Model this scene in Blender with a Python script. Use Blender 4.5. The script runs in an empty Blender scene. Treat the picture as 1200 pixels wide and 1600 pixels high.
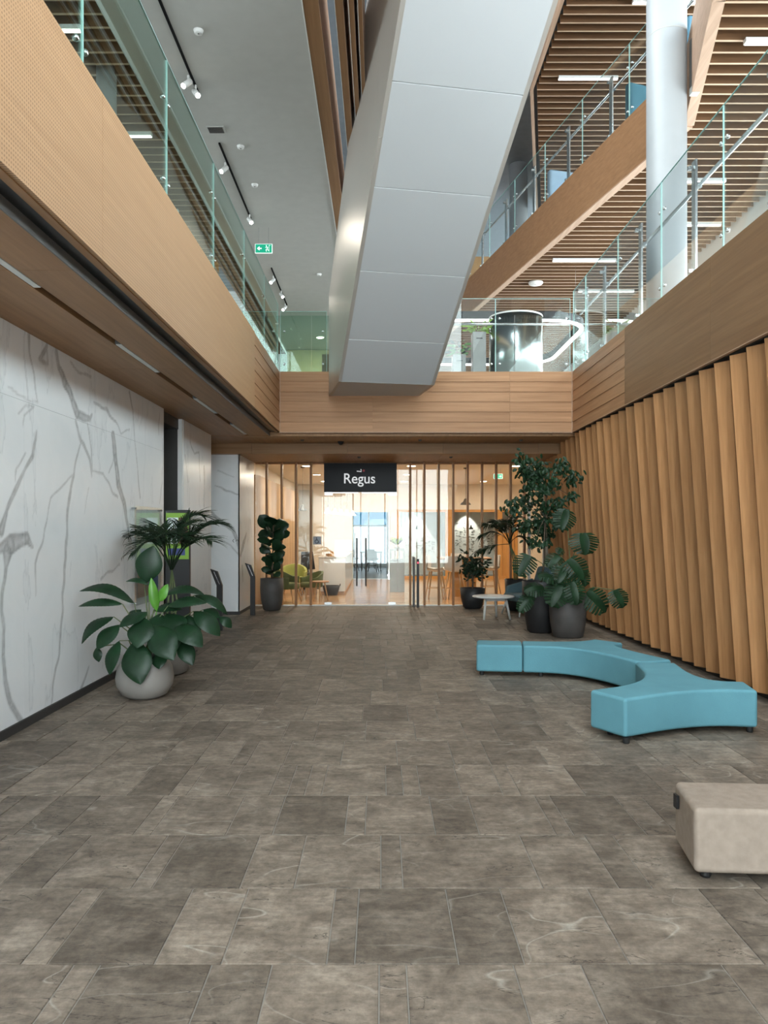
import bpy, bmesh, math, random
import numpy as np
from mathutils import Vector, Matrix, noise as mnoise

scene = bpy.context.scene
COL = scene.collection
R = math.radians
random.seed(7)

# ------------------------------------------------------------------ camera
FPX, VX, VY, HC = 1200.0, 595.0, 828.0, 1.6      # focal length and vanishing point measured in a 1200x1600 frame
cam_d = bpy.data.cameras.new('camera')
cam = bpy.data.objects.new('camera', cam_d); COL.objects.link(cam)
cam.location = (0, 0, HC); cam.rotation_euler = (R(90), 0, 0)
cam_d.sensor_width = 36; cam_d.lens = 36 * FPX / 1600
cam_d.shift_x = 5 / 1600; cam_d.shift_y = 28 / 1600
cam_d.clip_end = 400
scene.camera = cam

# ------------------------------------------------------------------ sky, daylight, exposure
world = bpy.data.worlds.new('world'); scene.world = world
world.use_nodes = True
bgn = world.node_tree.nodes['Background']
bgn.inputs[0].default_value = (0.90, 0.95, 1.0, 1); bgn.inputs[1].default_value = 7.0
scene.view_settings.view_transform = 'Standard'
scene.view_settings.look = 'None'
scene.view_settings.gamma = 1
scene.view_settings.use_curve_mapping = False
scene.view_settings.exposure = 0.78
scene.cycles.max_bounces = 10
scene.cycles.diffuse_bounces = 6
scene.cycles.transparent_max_bounces = 24
scene.cycles.sample_clamp_indirect = 6
scene.cycles.caustics_reflective = False
scene.cycles.caustics_refractive = False


def portal(name, loc, rot, sx, sy):
    l = bpy.data.lights.new(name, 'AREA'); l.shape = 'RECTANGLE'; l.size = sx; l.size_y = sy
    l.cycles.is_portal = True
    o = bpy.data.objects.new(name, l); COL.objects.link(o)
    o.location = loc; o.rotation_euler = rot
    return o


def area(name, loc, rot, sx, sy, power, col):
    l = bpy.data.lights.new(name, 'AREA'); l.shape = 'RECTANGLE'; l.size = sx; l.size_y = sy
    l.energy = power; l.color = col
    o = bpy.data.objects.new(name, l); COL.objects.link(o)
    o.location = loc; o.rotation_euler = rot
    return o


# portals guide the sky light through the glazed openings (they give off no light of their own)
portal('sky_portal', (0.2, -4.9, 5.4), (R(90), 0, 0), 6.4, 10.6)             # facade behind the camera, faces +y
portal('sky_portal', (6.45, 13, 5.6), (0, R(90), 0), 2.6, 34)                # right facade first floor, faces -x
portal('sky_portal', (6.45, 13, 9.5), (0, R(90), 0), 2.8, 34)                 # right facade second floor
portal('sky_portal', (1.5, 4.0, 11.18), (0, 0, 0), 2.6, 15)
portal('sky_portal', (-8.95, 10.5, 5.6), (0, R(-90), 0), 2.6, 5)                  # unseen window added on the left, faces +x                   # roof light, faces down

# ------------------------------------------------------------------ materials
MATS = {}


def newmat(name):
    m = bpy.data.materials.new(name); m.use_nodes = True
    nt = m.node_tree
    b = nt.nodes['Principled BSDF']
    MATS[name] = m
    return m, nt, b


def N(nt, t, **kw):
    n = nt.nodes.new(t)
    for k, v in kw.items():
        setattr(n, k, v)
    return n


def ramp(nt, stops):
    r = N(nt, 'ShaderNodeValToRGB')
    e = r.color_ramp.elements
    while len(e) < len(stops): e.new(0.5)
    for i, (p, c) in enumerate(stops):
        e[i].position = p; e[i].color = (*c, 1) if len(c) == 3 else c
    return r


def plain(name, col, rough=0.5, metal=0.0, var=0.06, scale=6.0, bump=0.0, spec=0.5, emit=0.0, ecol=None):
    m, nt, b = newmat(name)
    tc = N(nt, 'ShaderNodeTexCoord')
    nz = N(nt, 'ShaderNodeTexNoise'); nz.inputs['Scale'].default_value = scale; nz.inputs['Detail'].default_value = 5
    nt.links.new(tc.outputs['Object'], nz.inputs['Vector'])
    lo = tuple(max(0, c * (1 - var)) for c in col); hi = tuple(min(1, c * (1 + var)) for c in col)
    r = ramp(nt, [(0.3, lo), (0.7, hi)])
    nt.links.new(nz.outputs['Fac'], r.inputs['Fac']); nt.links.new(r.outputs['Color'], b.inputs['Base Color'])
    b.inputs['Roughness'].default_value = rough; b.inputs['Metallic'].default_value = metal
    b.inputs['Specular IOR Level'].default_value = spec
    if emit:
        b.inputs['Emission Color'].default_value = (*(ecol or col), 1); b.inputs['Emission Strength'].default_value = emit
    if bump:
        nb = N(nt, 'ShaderNodeTexNoise'); nb.inputs['Scale'].default_value = scale * 40
        nt.links.new(tc.outputs['Object'], nb.inputs['Vector'])
        bp = N(nt, 'ShaderNodeBump'); bp.inputs['Strength'].default_value = bump; bp.inputs['Distance'].default_value = 0.01
        nt.links.new(nb.outputs['Fac'], bp.inputs['Height']); nt.links.new(bp.outputs['Normal'], b.inputs['Normal'])
    return m


def wood(name, c_dark, c_light, axis='x', rough=0.5, spec=0.3, perf=False, tone=0.12):
    m, nt, b = newmat(name)
    tc = N(nt, 'ShaderNodeTexCoord'); oi = N(nt, 'ShaderNodeObjectInfo')
    off = N(nt, 'ShaderNodeVectorMath', operation='SCALE'); off.inputs['Scale'].default_value = 37.0
    nt.links.new(oi.outputs['Random'], off.inputs[0])
    add = N(nt, 'ShaderNodeVectorMath', operation='ADD')
    nt.links.new(tc.outputs['Object'], add.inputs[0]); nt.links.new(off.outputs[0], add.inputs[1])
    mp = N(nt, 'ShaderNodeMapping')
    s = {'x': (0.5, 14, 14), 'y': (14, 0.5, 14), 'z': (14, 14, 0.5)}[axis]
    mp.inputs['Scale'].default_value = s
    nt.links.new(add.outputs[0], mp.inputs['Vector'])
    nz = N(nt, 'ShaderNodeTexNoise'); nz.inputs['Scale'].default_value = 1.6; nz.inputs['Detail'].default_value = 8; nz.inputs['Roughness'].default_value = 0.62
    nt.links.new(mp.outputs['Vector'], nz.inputs['Vector'])
    r = ramp(nt, [(0.30, c_dark), (0.72, c_light)])
    nt.links.new(nz.outputs['Fac'], r.inputs['Fac'])
    hsv = N(nt, 'ShaderNodeHueSaturation')
    mr = N(nt, 'ShaderNodeMapRange'); mr.inputs['To Min'].default_value = 1 - tone; mr.inputs['To Max'].default_value = 1 + tone
    nt.links.new(oi.outputs['Random'], mr.inputs['Value']); nt.links.new(mr.outputs[0], hsv.inputs['Value'])
    nt.links.new(r.outputs['Color'], hsv.inputs['Color'])
    out = hsv.outputs['Color']
    if perf:   # fine perforation of an acoustic panel: rows of small dark holes
        sx = N(nt, 'ShaderNodeSeparateXYZ'); nt.links.new(tc.outputs['Object'], sx.inputs[0])
        vals = []
        for ax in ('Y', 'Z'):
            f = N(nt, 'ShaderNodeMath', operation='MULTIPLY'); f.inputs[1].default_value = 1 / 0.022
            nt.links.new(sx.outputs[ax], f.inputs[0])
            g = N(nt, 'ShaderNodeMath', operation='FRACT'); nt.links.new(f.outputs[0], g.inputs[0])
            h = N(nt, 'ShaderNodeMath', operation='SUBTRACT'); h.inputs[1].default_value = 0.5; nt.links.new(g.outputs[0], h.inputs[0])
            k = N(nt, 'ShaderNodeMath', operation='POWER'); k.inputs[1].default_value = 2; nt.links.new(h.outputs[0], k.inputs[0])
            vals.append(k)
        sm = N(nt, 'ShaderNodeMath', operation='ADD'); nt.links.new(vals[0].outputs[0], sm.inputs[0]); nt.links.new(vals[1].outputs[0], sm.inputs[1])
        lt = N(nt, 'ShaderNodeMath', operation='LESS_THAN'); lt.inputs[1].default_value = 0.07; nt.links.new(sm.outputs[0], lt.inputs[0])
        mx = N(nt, 'ShaderNodeMix', data_type='RGBA')
        nt.links.new(lt.outputs[0], mx.inputs['Factor'])
        nt.links.new(out, mx.inputs['A']); mx.inputs['B'].default_value = (*(c * 0.62 for c in c_dark), 1)
        out = mx.outputs['Result']
    nt.links.new(out, b.inputs['Base Color'])
    b.inputs['Roughness'].default_value = rough; b.inputs['Specular IOR Level'].default_value = spec
    bp = N(nt, 'ShaderNodeBump'); bp.inputs['Strength'].default_value = 0.08; bp.inputs['Distance'].default_value = 0.01
    nt.links.new(nz.outputs['Fac'], bp.inputs['Height']); nt.links.new(bp.outputs['Normal'], b.inputs['Normal'])
    return m


def glass(name, tint, ior=1.45, rough=0.0, boost=1.0):
    m = bpy.data.materials.new(name); m.use_nodes = True; MATS[name] = m
    nt = m.node_tree; nt.nodes.clear()
    o = N(nt, 'ShaderNodeOutputMaterial'); mx = N(nt, 'ShaderNodeMixShader')
    t = N(nt, 'ShaderNodeBsdfTransparent'); t.inputs[0].default_value = (*tint, 1)
    g = N(nt, 'ShaderNodeBsdfGlossy'); g.inputs['Roughness'].default_value = rough; g.inputs[0].default_value = (0.95, 1, 0.98, 1)
    f = N(nt, 'ShaderNodeFresnel')
    geo = N(nt, 'ShaderNodeNewGeometry')          # same reflectance on both faces of a thin sheet
    mi = N(nt, 'ShaderNodeMapRange'); mi.inputs['To Min'].default_value = ior; mi.inputs['To Max'].default_value = 1 / ior
    nt.links.new(geo.outputs['Backfacing'], mi.inputs['Value']); nt.links.new(mi.outputs[0], f.inputs[0])
    k = N(nt, 'ShaderNodeMath', operation='MULTIPLY'); k.inputs[1].default_value = boost; k.use_clamp = True
    nt.links.new(f.outputs[0], k.inputs[0]); nt.links.new(k.outputs[0], mx.inputs[0])
    nt.links.new(t.outputs[0], mx.inputs[1]); nt.links.new(g.outputs[0], mx.inputs[2]); nt.links.new(mx.outputs[0], o.inputs[0])
    return m


def emitter(name, col, strength):
    m, nt, b = newmat(name)
    b.inputs['Base Color'].default_value = (*(min(1, c) * 0.6 for c in col), 1)
    b.inputs['Emission Color'].default_value = (*col, 1); b.inputs['Emission Strength'].default_value = strength
    return m


def stone_floor():
    m, nt, b = newmat('stone_tile')
    geo = N(nt, 'ShaderNodeNewGeometry'); oi = N(nt, 'ShaderNodeObjectInfo')
    rnd = N(nt, 'ShaderNodeMath', operation='ADD')
    nt.links.new(oi.outputs['Random'], rnd.inputs[0]); nt.links.new(geo.outputs['Random Per Island'], rnd.inputs[1])
    off = N(nt, 'ShaderNodeVectorMath', operation='SCALE'); off.inputs['Scale'].default_value = 91.0
    cmb = N(nt, 'ShaderNodeCombineXYZ'); nt.links.new(rnd.outputs[0], cmb.inputs[0]); nt.links.new(rnd.outputs[0], cmb.inputs[1])
    nt.links.new(cmb.outputs[0], off.inputs[0])
    add = N(nt, 'ShaderNodeVectorMath', operation='ADD'); nt.links.new(geo.outputs['Position'], add.inputs[0]); nt.links.new(off.outputs[0], add.inputs[1])
    # broad clouds, a fine directional grain and a few pale and dark veins, different on every tile
    n1 = N(nt, 'ShaderNodeTexNoise'); n1.inputs['Scale'].default_value = 4.5; n1.inputs['Detail'].default_value = 12; n1.inputs['Roughness'].default_value = 0.66; n1.inputs['Distortion'].default_value = 0.4
    nt.links.new(add.outputs[0], n1.inputs['Vector'])
    mp = N(nt, 'ShaderNodeMapping'); mp.inputs['Scale'].default_value = (2.0, 9.0, 1); mp.inputs['Rotation'].default_value = (0, 0, 0.25)
    nt.links.new(add.outputs[0], mp.inputs['Vector'])
    n2 = N(nt, 'ShaderNodeTexNoise'); n2.inputs['Scale'].default_value = 2.5; n2.inputs['Detail'].default_value = 8; n2.inputs['Roughness'].default_value = 0.7
    nt.links.new(mp.outputs['Vector'], n2.inputs['Vector'])
    r1 = ramp(nt, [(0.30, (0.108, 0.086, 0.067)), (0.52, (0.200, 0.164, 0.130)), (0.76, (0.330, 0.278, 0.225))])
    nt.links.new(n1.outputs['Fac'], r1.inputs['Fac'])
    r2 = ramp(nt, [(0.35, (0.72, 0.72, 0.72)), (0.65, (1.2, 1.19, 1.17))])
    nt.links.new(n2.outputs['Fac'], r2.inputs['Fac'])
    mul = N(nt, 'ShaderNodeMix', data_type='RGBA', blend_type='MULTIPLY'); mul.inputs['Factor'].default_value = 0.75
    nt.links.new(r1.outputs['Color'], mul.inputs['A']); nt.links.new(r2.outputs['Color'], mul.inputs['B'])
    n3 = N(nt, 'ShaderNodeTexNoise'); n3.inputs['Scale'].default_value = 1.5; n3.inputs['Detail'].default_value = 1.5; n3.inputs['Distortion'].default_value = 0.25
    mp3 = N(nt, 'ShaderNodeMapping'); mp3.inputs['Scale'].default_value = (1, 2.1, 1); mp3.inputs['Rotation'].default_value = (0, 0, -0.5)
    nt.links.new(add.outputs[0], mp3.inputs['Vector']); nt.links.new(mp3.outputs['Vector'], n3.inputs['Vector'])
    vein = ramp(nt, [(0.491, (0, 0, 0)), (0.5, (1, 1, 1)), (0.507, (0, 0, 0))])
    nt.links.new(n3.outputs['Fac'], vein.inputs['Fac'])
    gate = N(nt, 'ShaderNodeTexNoise'); gate.inputs['Scale'].default_value = 2.3
    nt.links.new(add.outputs[0], gate.inputs['Vector'])
    gr = ramp(nt, [(0.46, (0, 0, 0)), (0.64, (0.8, 0.8, 0.8))]); nt.links.new(gate.outputs['Fac'], gr.inputs['Fac'])
    vg = N(nt, 'ShaderNodeMath', operation='MULTIPLY'); nt.links.new(vein.outputs['Color'], vg.inputs[0]); nt.links.new(gr.outputs['Color'], vg.inputs[1])
    mv = N(nt, 'ShaderNodeMix', data_type='RGBA'); nt.links.new(vg.outputs[0], mv.inputs['Factor'])
    nt.links.new(mul.outputs['Result'], mv.inputs['A']); mv.inputs['B'].default_value = (0.36, 0.33, 0.28, 1)
    n4 = N(nt, 'ShaderNodeTexNoise'); n4.inputs['Scale'].default_value = 2.4; n4.inputs['Detail'].default_value = 6; n4.inputs['Distortion'].default_value = 1.4
    mp4 = N(nt, 'ShaderNodeMapping'); mp4.inputs['Scale'].default_value = (0.8, 2.6, 1); mp4.inputs['Location'].default_value = (9, 4, 2)
    nt.links.new(add.outputs[0], mp4.inputs['Vector']); nt.links.new(mp4.outputs['Vector'], n4.inputs['Vector'])
    crack = ramp(nt, [(0.395, (0, 0, 0)), (0.40, (1, 1, 1)), (0.408, (0, 0, 0))]); nt.links.new(n4.outputs['Fac'], crack.inputs['Fac'])
    mc = N(nt, 'ShaderNodeMix', data_type='RGBA'); nt.links.new(crack.outputs['Color'], mc.inputs['Factor'])
    nt.links.new(mv.outputs['Result'], mc.inputs['A']); mc.inputs['B'].default_value = (0.04, 0.035, 0.03, 1)
    n5 = N(nt, 'ShaderNodeTexNoise'); n5.inputs['Scale'].default_value = 22; n5.inputs['Detail'].default_value = 8; n5.inputs['Roughness'].default_value = 0.75
    nt.links.new(add.outputs[0], n5.inputs['Vector'])
    r5 = ramp(nt, [(0.34, (0.62, 0.62, 0.62)), (0.66, (1.3, 1.3, 1.3))]); nt.links.new(n5.outputs['Fac'], r5.inputs['Fac'])
    m5 = N(nt, 'ShaderNodeMix', data_type='RGBA', blend_type='MULTIPLY'); m5.inputs['Factor'].default_value = 0.8
    nt.links.new(mc.outputs['Result'], m5.inputs['A']); nt.links.new(r5.outputs['Color'], m5.inputs['B']); mc = m5
    hsv = N(nt, 'ShaderNodeHueSaturation')
    fr = N(nt, 'ShaderNodeMath', operation='FRACT'); nt.links.new(rnd.outputs[0], fr.inputs[0])
    mr = N(nt, 'ShaderNodeMapRange'); mr.inputs['To Min'].default_value = 0.72; mr.inputs['To Max'].default_value = 1.22
    nt.links.new(fr.outputs[0], mr.inputs['Value']); nt.links.new(mr.outputs[0], hsv.inputs['Value']); nt.links.new(mc.outputs['Result'], hsv.inputs['Color'])
    nt.links.new(hsv.outputs['Color'], b.inputs['Base Color'])
    b.inputs['Roughness'].default_value = 0.55; b.inputs['Specular IOR Level'].default_value = 0.2
    bp = N(nt, 'ShaderNodeBump'); bp.inputs['Strength'].default_value = 0.35; bp.inputs['Distance'].default_value = 0.006
    nt.links.new(n2.outputs['Fac'], bp.inputs['Height']); nt.links.new(bp.outputs['Normal'], b.inputs['Normal'])
    return m


def marble_mat():
    m, nt, b = newmat('marble')
    at = N(nt, 'ShaderNodeAttribute'); at.attribute_name = 'vein'
    geo = N(nt, 'ShaderNodeNewGeometry')
    nz = N(nt, 'ShaderNodeTexNoise'); nz.inputs['Scale'].default_value = 1.3; nz.inputs['Detail'].default_value = 9; nz.inputs['Distortion'].default_value = 1.2
    nt.links.new(geo.outputs['Position'], nz.inputs['Vector'])
    faint = ramp(nt, [(0.30, (0.84, 0.88, 0.905)), (0.5, (0.89, 0.92, 0.94)), (0.70, (0.86, 0.895, 0.915))])
    nt.links.new(nz.outputs['Fac'], faint.inputs['Fac'])
    n2 = N(nt, 'ShaderNodeTexNoise'); n2.inputs['Scale'].default_value = 14; n2.inputs['Detail'].default_value = 6
    nt.links.new(geo.outputs['Position'], n2.inputs['Vector'])
    r2 = ramp(nt, [(0.3, (0.18, 0.19, 0.20)), (0.75, (0.46, 0.47, 0.48))]); nt.links.new(n2.outputs['Fac'], r2.inputs['Fac'])
    mpv = N(nt, 'ShaderNodeMapping'); mpv.inputs['Scale'].default_value = (1, 1.5, 0.42); mpv.inputs['Rotation'].default_value = (0.3, 0, 0)
    nt.links.new(geo.outputs['Position'], mpv.inputs['Vector'])
    nv = N(nt, 'ShaderNodeTexNoise'); nv.inputs['Scale'].default_value = 1.1; nv.inputs['Detail'].default_value = 6; nv.inputs['Roughness'].default_value = 0.55
    nt.links.new(mpv.outputs['Vector'], nv.inputs['Vector'])
    rv = ramp(nt, [(0.540, (1, 1, 1)), (0.546, (0.80, 0.81, 0.82)), (0.552, (0.93, 0.935, 0.94)), (0.585, (1, 1, 1))]); nt.links.new(nv.outputs['Fac'], rv.inputs['Fac'])
    mf = N(nt, 'ShaderNodeMix', data_type='RGBA', blend_type='MULTIPLY'); mf.inputs['Factor'].default_value = 0.8
    nt.links.new(faint.outputs['Color'], mf.inputs['A']); nt.links.new(rv.outputs['Color'], mf.inputs['B'])
    mx = N(nt, 'ShaderNodeMix', data_type='RGBA'); nt.links.new(at.outputs['Fac'], mx.inputs['Factor'])
    nt.links.new(mf.outputs['Result'], mx.inputs['A']); nt.links.new(r2.outputs['Color'], mx.inputs['B'])
    nt.links.new(mx.outputs['Result'], b.inputs['Base Color'])
    b.inputs['Roughness'].default_value = 0.24; b.inputs['Specular IOR Level'].default_value = 0.3
    return m


M_STONE = stone_floor(); M_MARBLE = marble_mat()
M_GROUT = plain('grout', (0.27, 0.25, 0.22), 0.9)
M_OAKP = wood('oak_perforated', (0.43, 0.250, 0.130), (0.50, 0.302, 0.162), 'y', perf=True, tone=0.03)
M_OAKX = wood('oak_board_x', (0.33, 0.168, 0.080), (0.48, 0.270, 0.142), 'x', tone=0.06)
M_OAKY = wood('oak_board_y', (0.33, 0.168, 0.080), (0.48, 0.270, 0.142), 'y', tone=0.06)
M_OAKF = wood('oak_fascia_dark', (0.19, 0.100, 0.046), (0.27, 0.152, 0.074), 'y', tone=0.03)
M_OAKC = wood('oak_ceiling', (0.25, 0.132, 0.058), (0.36, 0.20, 0.095), 'y', tone=0.05)
M_OAKCX = wood('oak_ceiling_cross', (0.25, 0.132, 0.058), (0.36, 0.20, 0.095), 'x', tone=0.05)
M_FIN = wood('timber_fin', (0.40, 0.195, 0.080), (0.56, 0.295, 0.132), 'z', rough=0.45, tone=0.17)
M_MULL = wood('timber_mullion', (0.26, 0.125, 0.05), (0.40, 0.21, 0.095), 'z', tone=0.05)
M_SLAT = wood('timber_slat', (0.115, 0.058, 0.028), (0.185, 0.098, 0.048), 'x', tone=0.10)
M_SLATGLOW = wood('timber_slat_glow', (0.46, 0.31, 0.20), (0.58, 0.41, 0.28), 'x', tone=0.05)
M_BEAM = wood('timber_beam', (0.26, 0.135, 0.062), (0.36, 0.195, 0.095), 'y', tone=0.03)
M_BEAML = wood('timber_beam_light', (0.42, 0.27, 0.18), (0.55, 0.37, 0.26), 'y', tone=0.03)
M_BLACK = plain('black_metal', (0.012, 0.012, 0.013), 0.45)
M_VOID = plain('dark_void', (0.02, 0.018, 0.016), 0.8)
M_DARK = plain('dark_grey_panel', (0.10, 0.098, 0.092), 0.5)
M_SKIRT = plain('dark_skirting', (0.045, 0.043, 0.042), 0.5)
M_WHITE = plain('white_paint', (0.78, 0.78, 0.76), 0.6, var=0.02)
M_PLASTER = plain('grey_plaster', (0.50, 0.50, 0.475), 0.75, var=0.03)
M_STAIR = plain('pale_metal_panel', (0.50, 0.515, 0.525), 0.42, var=0.015, scale=0.7)
M_STAIRS = plain('pale_metal_side', (0.50, 0.465, 0.42), 0.4, metal=0.35, var=0.02, scale=0.5)
M_STEEL = plain('brushed_steel', (0.62, 0.64, 0.65), 0.25, metal=1.0)
M_DRUM = plain('polished_steel', (0.40, 0.46, 0.45), 0.25, metal=1.0, var=0.02)
M_GLASS = glass('balustrade_glass', (0.80, 0.895, 0.855))
M_GLASSR = glass('clear_glass', (0.93, 0.955, 0.95))
M_GLASSF = glass('shopfront_glass', (0.95, 0.965, 0.955), boost=1.0)
M_GEDGE = plain('glass_edge', (0.45, 0.72, 0.68), 0.1, emit=0.0)
M_BLUE = plain('blue_fabric', (0.125, 0.310, 0.370), 0.85, var=0.07, scale=3, bump=0.25, spec=0.2)
M_BEIGE = plain('beige_fabric', (0.36, 0.295, 0.24), 0.9, var=0.10, scale=22, bump=0.5, spec=0.2)
M_RUBBER = plain('black_rubber', (0.01, 0.01, 0.01), 0.6)
M_CONC = plain('pale_concrete', (0.27, 0.255, 0.235), 0.55, var=0.12, scale=3)
M_POTD = plain('dark_pot', (0.075, 0.070, 0.066), 0.55, var=0.2, scale=5)
M_POTB = plain('black_pot', (0.022, 0.022, 0.023), 0.5)
M_SOIL = plain('soil', (0.03, 0.02, 0.013), 0.95, var=0.3, scale=30)
M_LEAF = plain('dark_leaf', (0.010, 0.034, 0.014), 0.38, var=0.35, scale=7, spec=0.3)
M_LEAFM = plain('monstera_leaf', (0.012, 0.036, 0.014), 0.42, var=0.35, scale=7, spec=0.25)
M_LEAFP = plain('palm_leaf', (0.010, 0.026, 0.011), 0.5, var=0.4, scale=9, spec=0.25)
M_LEAFY = plain('young_leaf', (0.09, 0.27, 0.03), 0.4, var=0.2, scale=7)
M_LEAFB = plain('bright_leaf', (0.25, 0.42, 0.06), 0.5, var=0.4, scale=9)
M_STEM = plain('stem', (0.10, 0.13, 0.05), 0.6, var=0.2)
M_BARK = plain('bark', (0.10, 0.075, 0.05), 0.85, var=0.3, scale=20)
M_WTABLE = plain('white_table', (0.60, 0.61, 0.59), 0.4, var=0.03)
M_TEAL = plain('teal_upholstery', (0.075, 0.135, 0.155), 0.85, var=0.06)
M_LAMP = emitter('linear_lamp', (1.0, 0.97, 0.92), 4.0)
M_LAMPOFF = plain('lamp_diffuser', (0.62, 0.63, 0.62), 0.4)
M_SPOT = emitter('spot_lens', (1.0, 0.93, 0.80), 30.0)
M_WARM = emitter('warm_lamp', (1.0, 0.80, 0.50), 8.0)


# ------------------------------------------------------------------ mesh helpers
class MB:
    def __init__(s): s.v = []; s.f = []

    def add(s, vs, fs):
        o = len(s.v); s.v += [tuple(v) for v in vs]; s.f += [tuple(i + o for i in f) for f in fs]; return s

    def box(s, x0, x1, y0, y1, z0, z1):
        vs = [(x0, y0, z0), (x1, y0, z0), (x1, y1, z0), (x0, y1, z0), (x0, y0, z1), (x1, y0, z1), (x1, y1, z1), (x0, y1, z1)]
        return s.add(vs, [(0, 3, 2, 1), (4, 5, 6, 7), (0, 1, 5, 4), (1, 2, 6, 5), (2, 3, 7, 6), (3, 0, 4, 7)])

    def hexa(s, b, t):      # bottom quad and top quad, same winding (counter-clockwise from above)
        return s.add(list(b) + list(t), [(0, 3, 2, 1), (4, 5, 6, 7), (0, 1, 5, 4), (1, 2, 6, 5), (2, 3, 7, 6), (3, 0, 4, 7)])

    def obox(s, c, d, rz=0.0, m=None):
        mt = m or Matrix.Rotation(rz, 3, 'Z')
        vs = []
        for z in (-1, 1):
            for x, y in ((-1, -1), (1, -1), (1, 1), (-1, 1)):
                vs.append(Vector(c) + mt @ Vector((x * d[0] / 2, y * d[1] / 2, z * d[2] / 2)))
        return s.add(vs, [(0, 3, 2, 1), (4, 5, 6, 7), (0, 1, 5, 4), (1, 2, 6, 5), (2, 3, 7, 6), (3, 0, 4, 7)])

    def prism(s, poly, z0, z1):
        n = len(poly)
        a = sum(poly[i][0] * poly[(i + 1) % n][1] - poly[(i + 1) % n][0] * poly[i][1] for i in range(n))
        if a < 0: poly = poly[::-1]
        vs = [(x, y, z0) for x, y in poly] + [(x, y, z1) for x, y in poly]
        fs = [tuple(range(n - 1, -1, -1)), tuple(range(n, 2 * n))]
        fs += [(i, (i + 1) % n, n + (i + 1) % n, n + i) for i in range(n)]
        return s.add(vs, fs)

    def tube(s, pts, r, n=8, cap=True):
        pts = [Vector(p) for p in pts]; m = len(pts)
        rr = r if isinstance(r, (list, tuple)) else [r] * m
        vs = []; up0 = None
        for i, p in enumerate(pts):
            t = (pts[min(i + 1, m - 1)] - pts[max(i - 1, 0)]).normalized()
            a = Vector((0, 0, 1)) if abs(t.z) < 0.9 else Vector((1, 0, 0))
            if up0 is not None: a = up0
            u = t.cross(a).normalized(); w = u.cross(t).normalized(); up0 = w
            for k in range(n):
                q = 2 * math.pi * k / n
                vs.append(p + (u * math.cos(q) + w * math.sin(q)) * rr[i])
        fs = []
        for i in range(m - 1):
            for k in range(n):
                fs.append((i * n + k, i * n + (k + 1) % n, (i + 1) * n + (k + 1) % n, (i + 1) * n + k))
        if cap:
            fs.append(tuple(range(n - 1, -1, -1))); fs.append(tuple(range((m - 1) * n, m * n)))
        return s.add(vs, fs)

    def lathe(s, prof, n=32, c=(0, 0, 0), close=True):
        vs = []; m = len(prof)
        for r, z in prof:
            for k in range(n):
                q = 2 * math.pi * k / n
                vs.append((c[0] + r * math.cos(q), c[1] + r * math.sin(q), c[2] + z))
        fs = []
        for i in range(m - 1):
            for k in range(n):
                fs.append((i * n + k, i * n + (k + 1) % n, (i + 1) * n + (k + 1) % n, (i + 1) * n + k))
        if close:
            fs.append(tuple(range(n - 1, -1, -1))); fs.append(tuple(range((m - 1) * n, m * n)))
        return s.add(vs, fs)

    def mesh(s, name, mat, smooth=False):
        me = bpy.data.meshes.new(name); me.from_pydata(s.v, [], s.f); me.update()
        if mat: me.materials.append(mat)
        if smooth:
            me.shade_smooth()
        return me

    def build(s, name, mat, parent=None, smooth=False, bevel=0.0, seg=2, kind=None, angle=40):
        o = bpy.data.objects.new(name, s.mesh(name, mat, smooth)); COL.objects.link(o)
        if parent is not None: o.parent = parent
        if bevel:
            b = o.modifiers.new('bevel', 'BEVEL'); b.width = bevel; b.segments = seg; b.limit_method = 'ANGLE'; b.angle_limit = R(angle)
            b.harden_normals = False
        if kind: o['kind'] = kind
        return o


def tag(o, label, cat, group=None, kind=None):
    o['label'] = label; o['category'] = cat
    if group: o['group'] = group
    if kind: o['kind'] = kind
    return o


def empty(name, loc=(0, 0, 0), rz=0.0):
    o = bpy.data.objects.new(name, None); COL.objects.link(o); o.location = loc; o.rotation_euler = (0, 0, rz); return o


def struct(o, label, cat):
    return tag(o, label, cat, kind='structure')


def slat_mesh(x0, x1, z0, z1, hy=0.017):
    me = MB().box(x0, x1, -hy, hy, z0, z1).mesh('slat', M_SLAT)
    me.materials.append(M_SLATGLOW); me.polygons[0].material_index = 1      # lower edge paler, sides darker: floor glow and shade put into the colours
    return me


def link_mesh(name, me, parent=None, loc=(0, 0, 0), rz=0.0):
    o = bpy.data.objects.new(name, me); COL.objects.link(o); o.location = loc; o.rotation_euler = (0, 0, rz)
    if parent is not None: o.parent = parent
    return o


def copy_tree(o, parent=None):
    c = o.copy(); COL.objects.link(c)
    if parent is not None: c.parent = parent
    for ch in [x for x in o.children]: copy_tree(ch, c)
    return c


def P(px, py, Y):       # a point at depth Y measured from the photograph
    return Vector(((px - VX) * Y / FPX, Y, HC - (py - VY) * Y / FPX))


def text_mesh(name, body, size, depth, mat, parent, loc, rot, align='CENTER', offset=0.0, xscale=1.0):
    c = bpy.data.curves.new(name, 'FONT'); c.body = body; c.size = size; c.extrude = depth; c.align_x = align; c.align_y = 'CENTER'; c.offset = offset
    t = bpy.data.objects.new(name, c); COL.objects.link(t)
    dg = bpy.context.evaluated_depsgraph_get(); dg.update()
    me = bpy.data.meshes.new_from_object(t.evaluated_get(dg))
    bpy.data.objects.remove(t)
    me.materials.clear(); me.materials.append(mat)
    o = link_mesh(name, me, parent, loc); o.rotation_euler = rot; o.scale = (xscale, 1, 1)
    return o

# ================================================================== STRUCTURE
XL, XR = -2.88, 3.26           # marble wall, right slab edge
XE = -1.72                     # left balcony edge
YE, YG = 13.10, 16.20          # end balcony edge, shopfront glass
ZF, ZC = 4.30, 3.21            # first floor level, low ceiling

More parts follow.
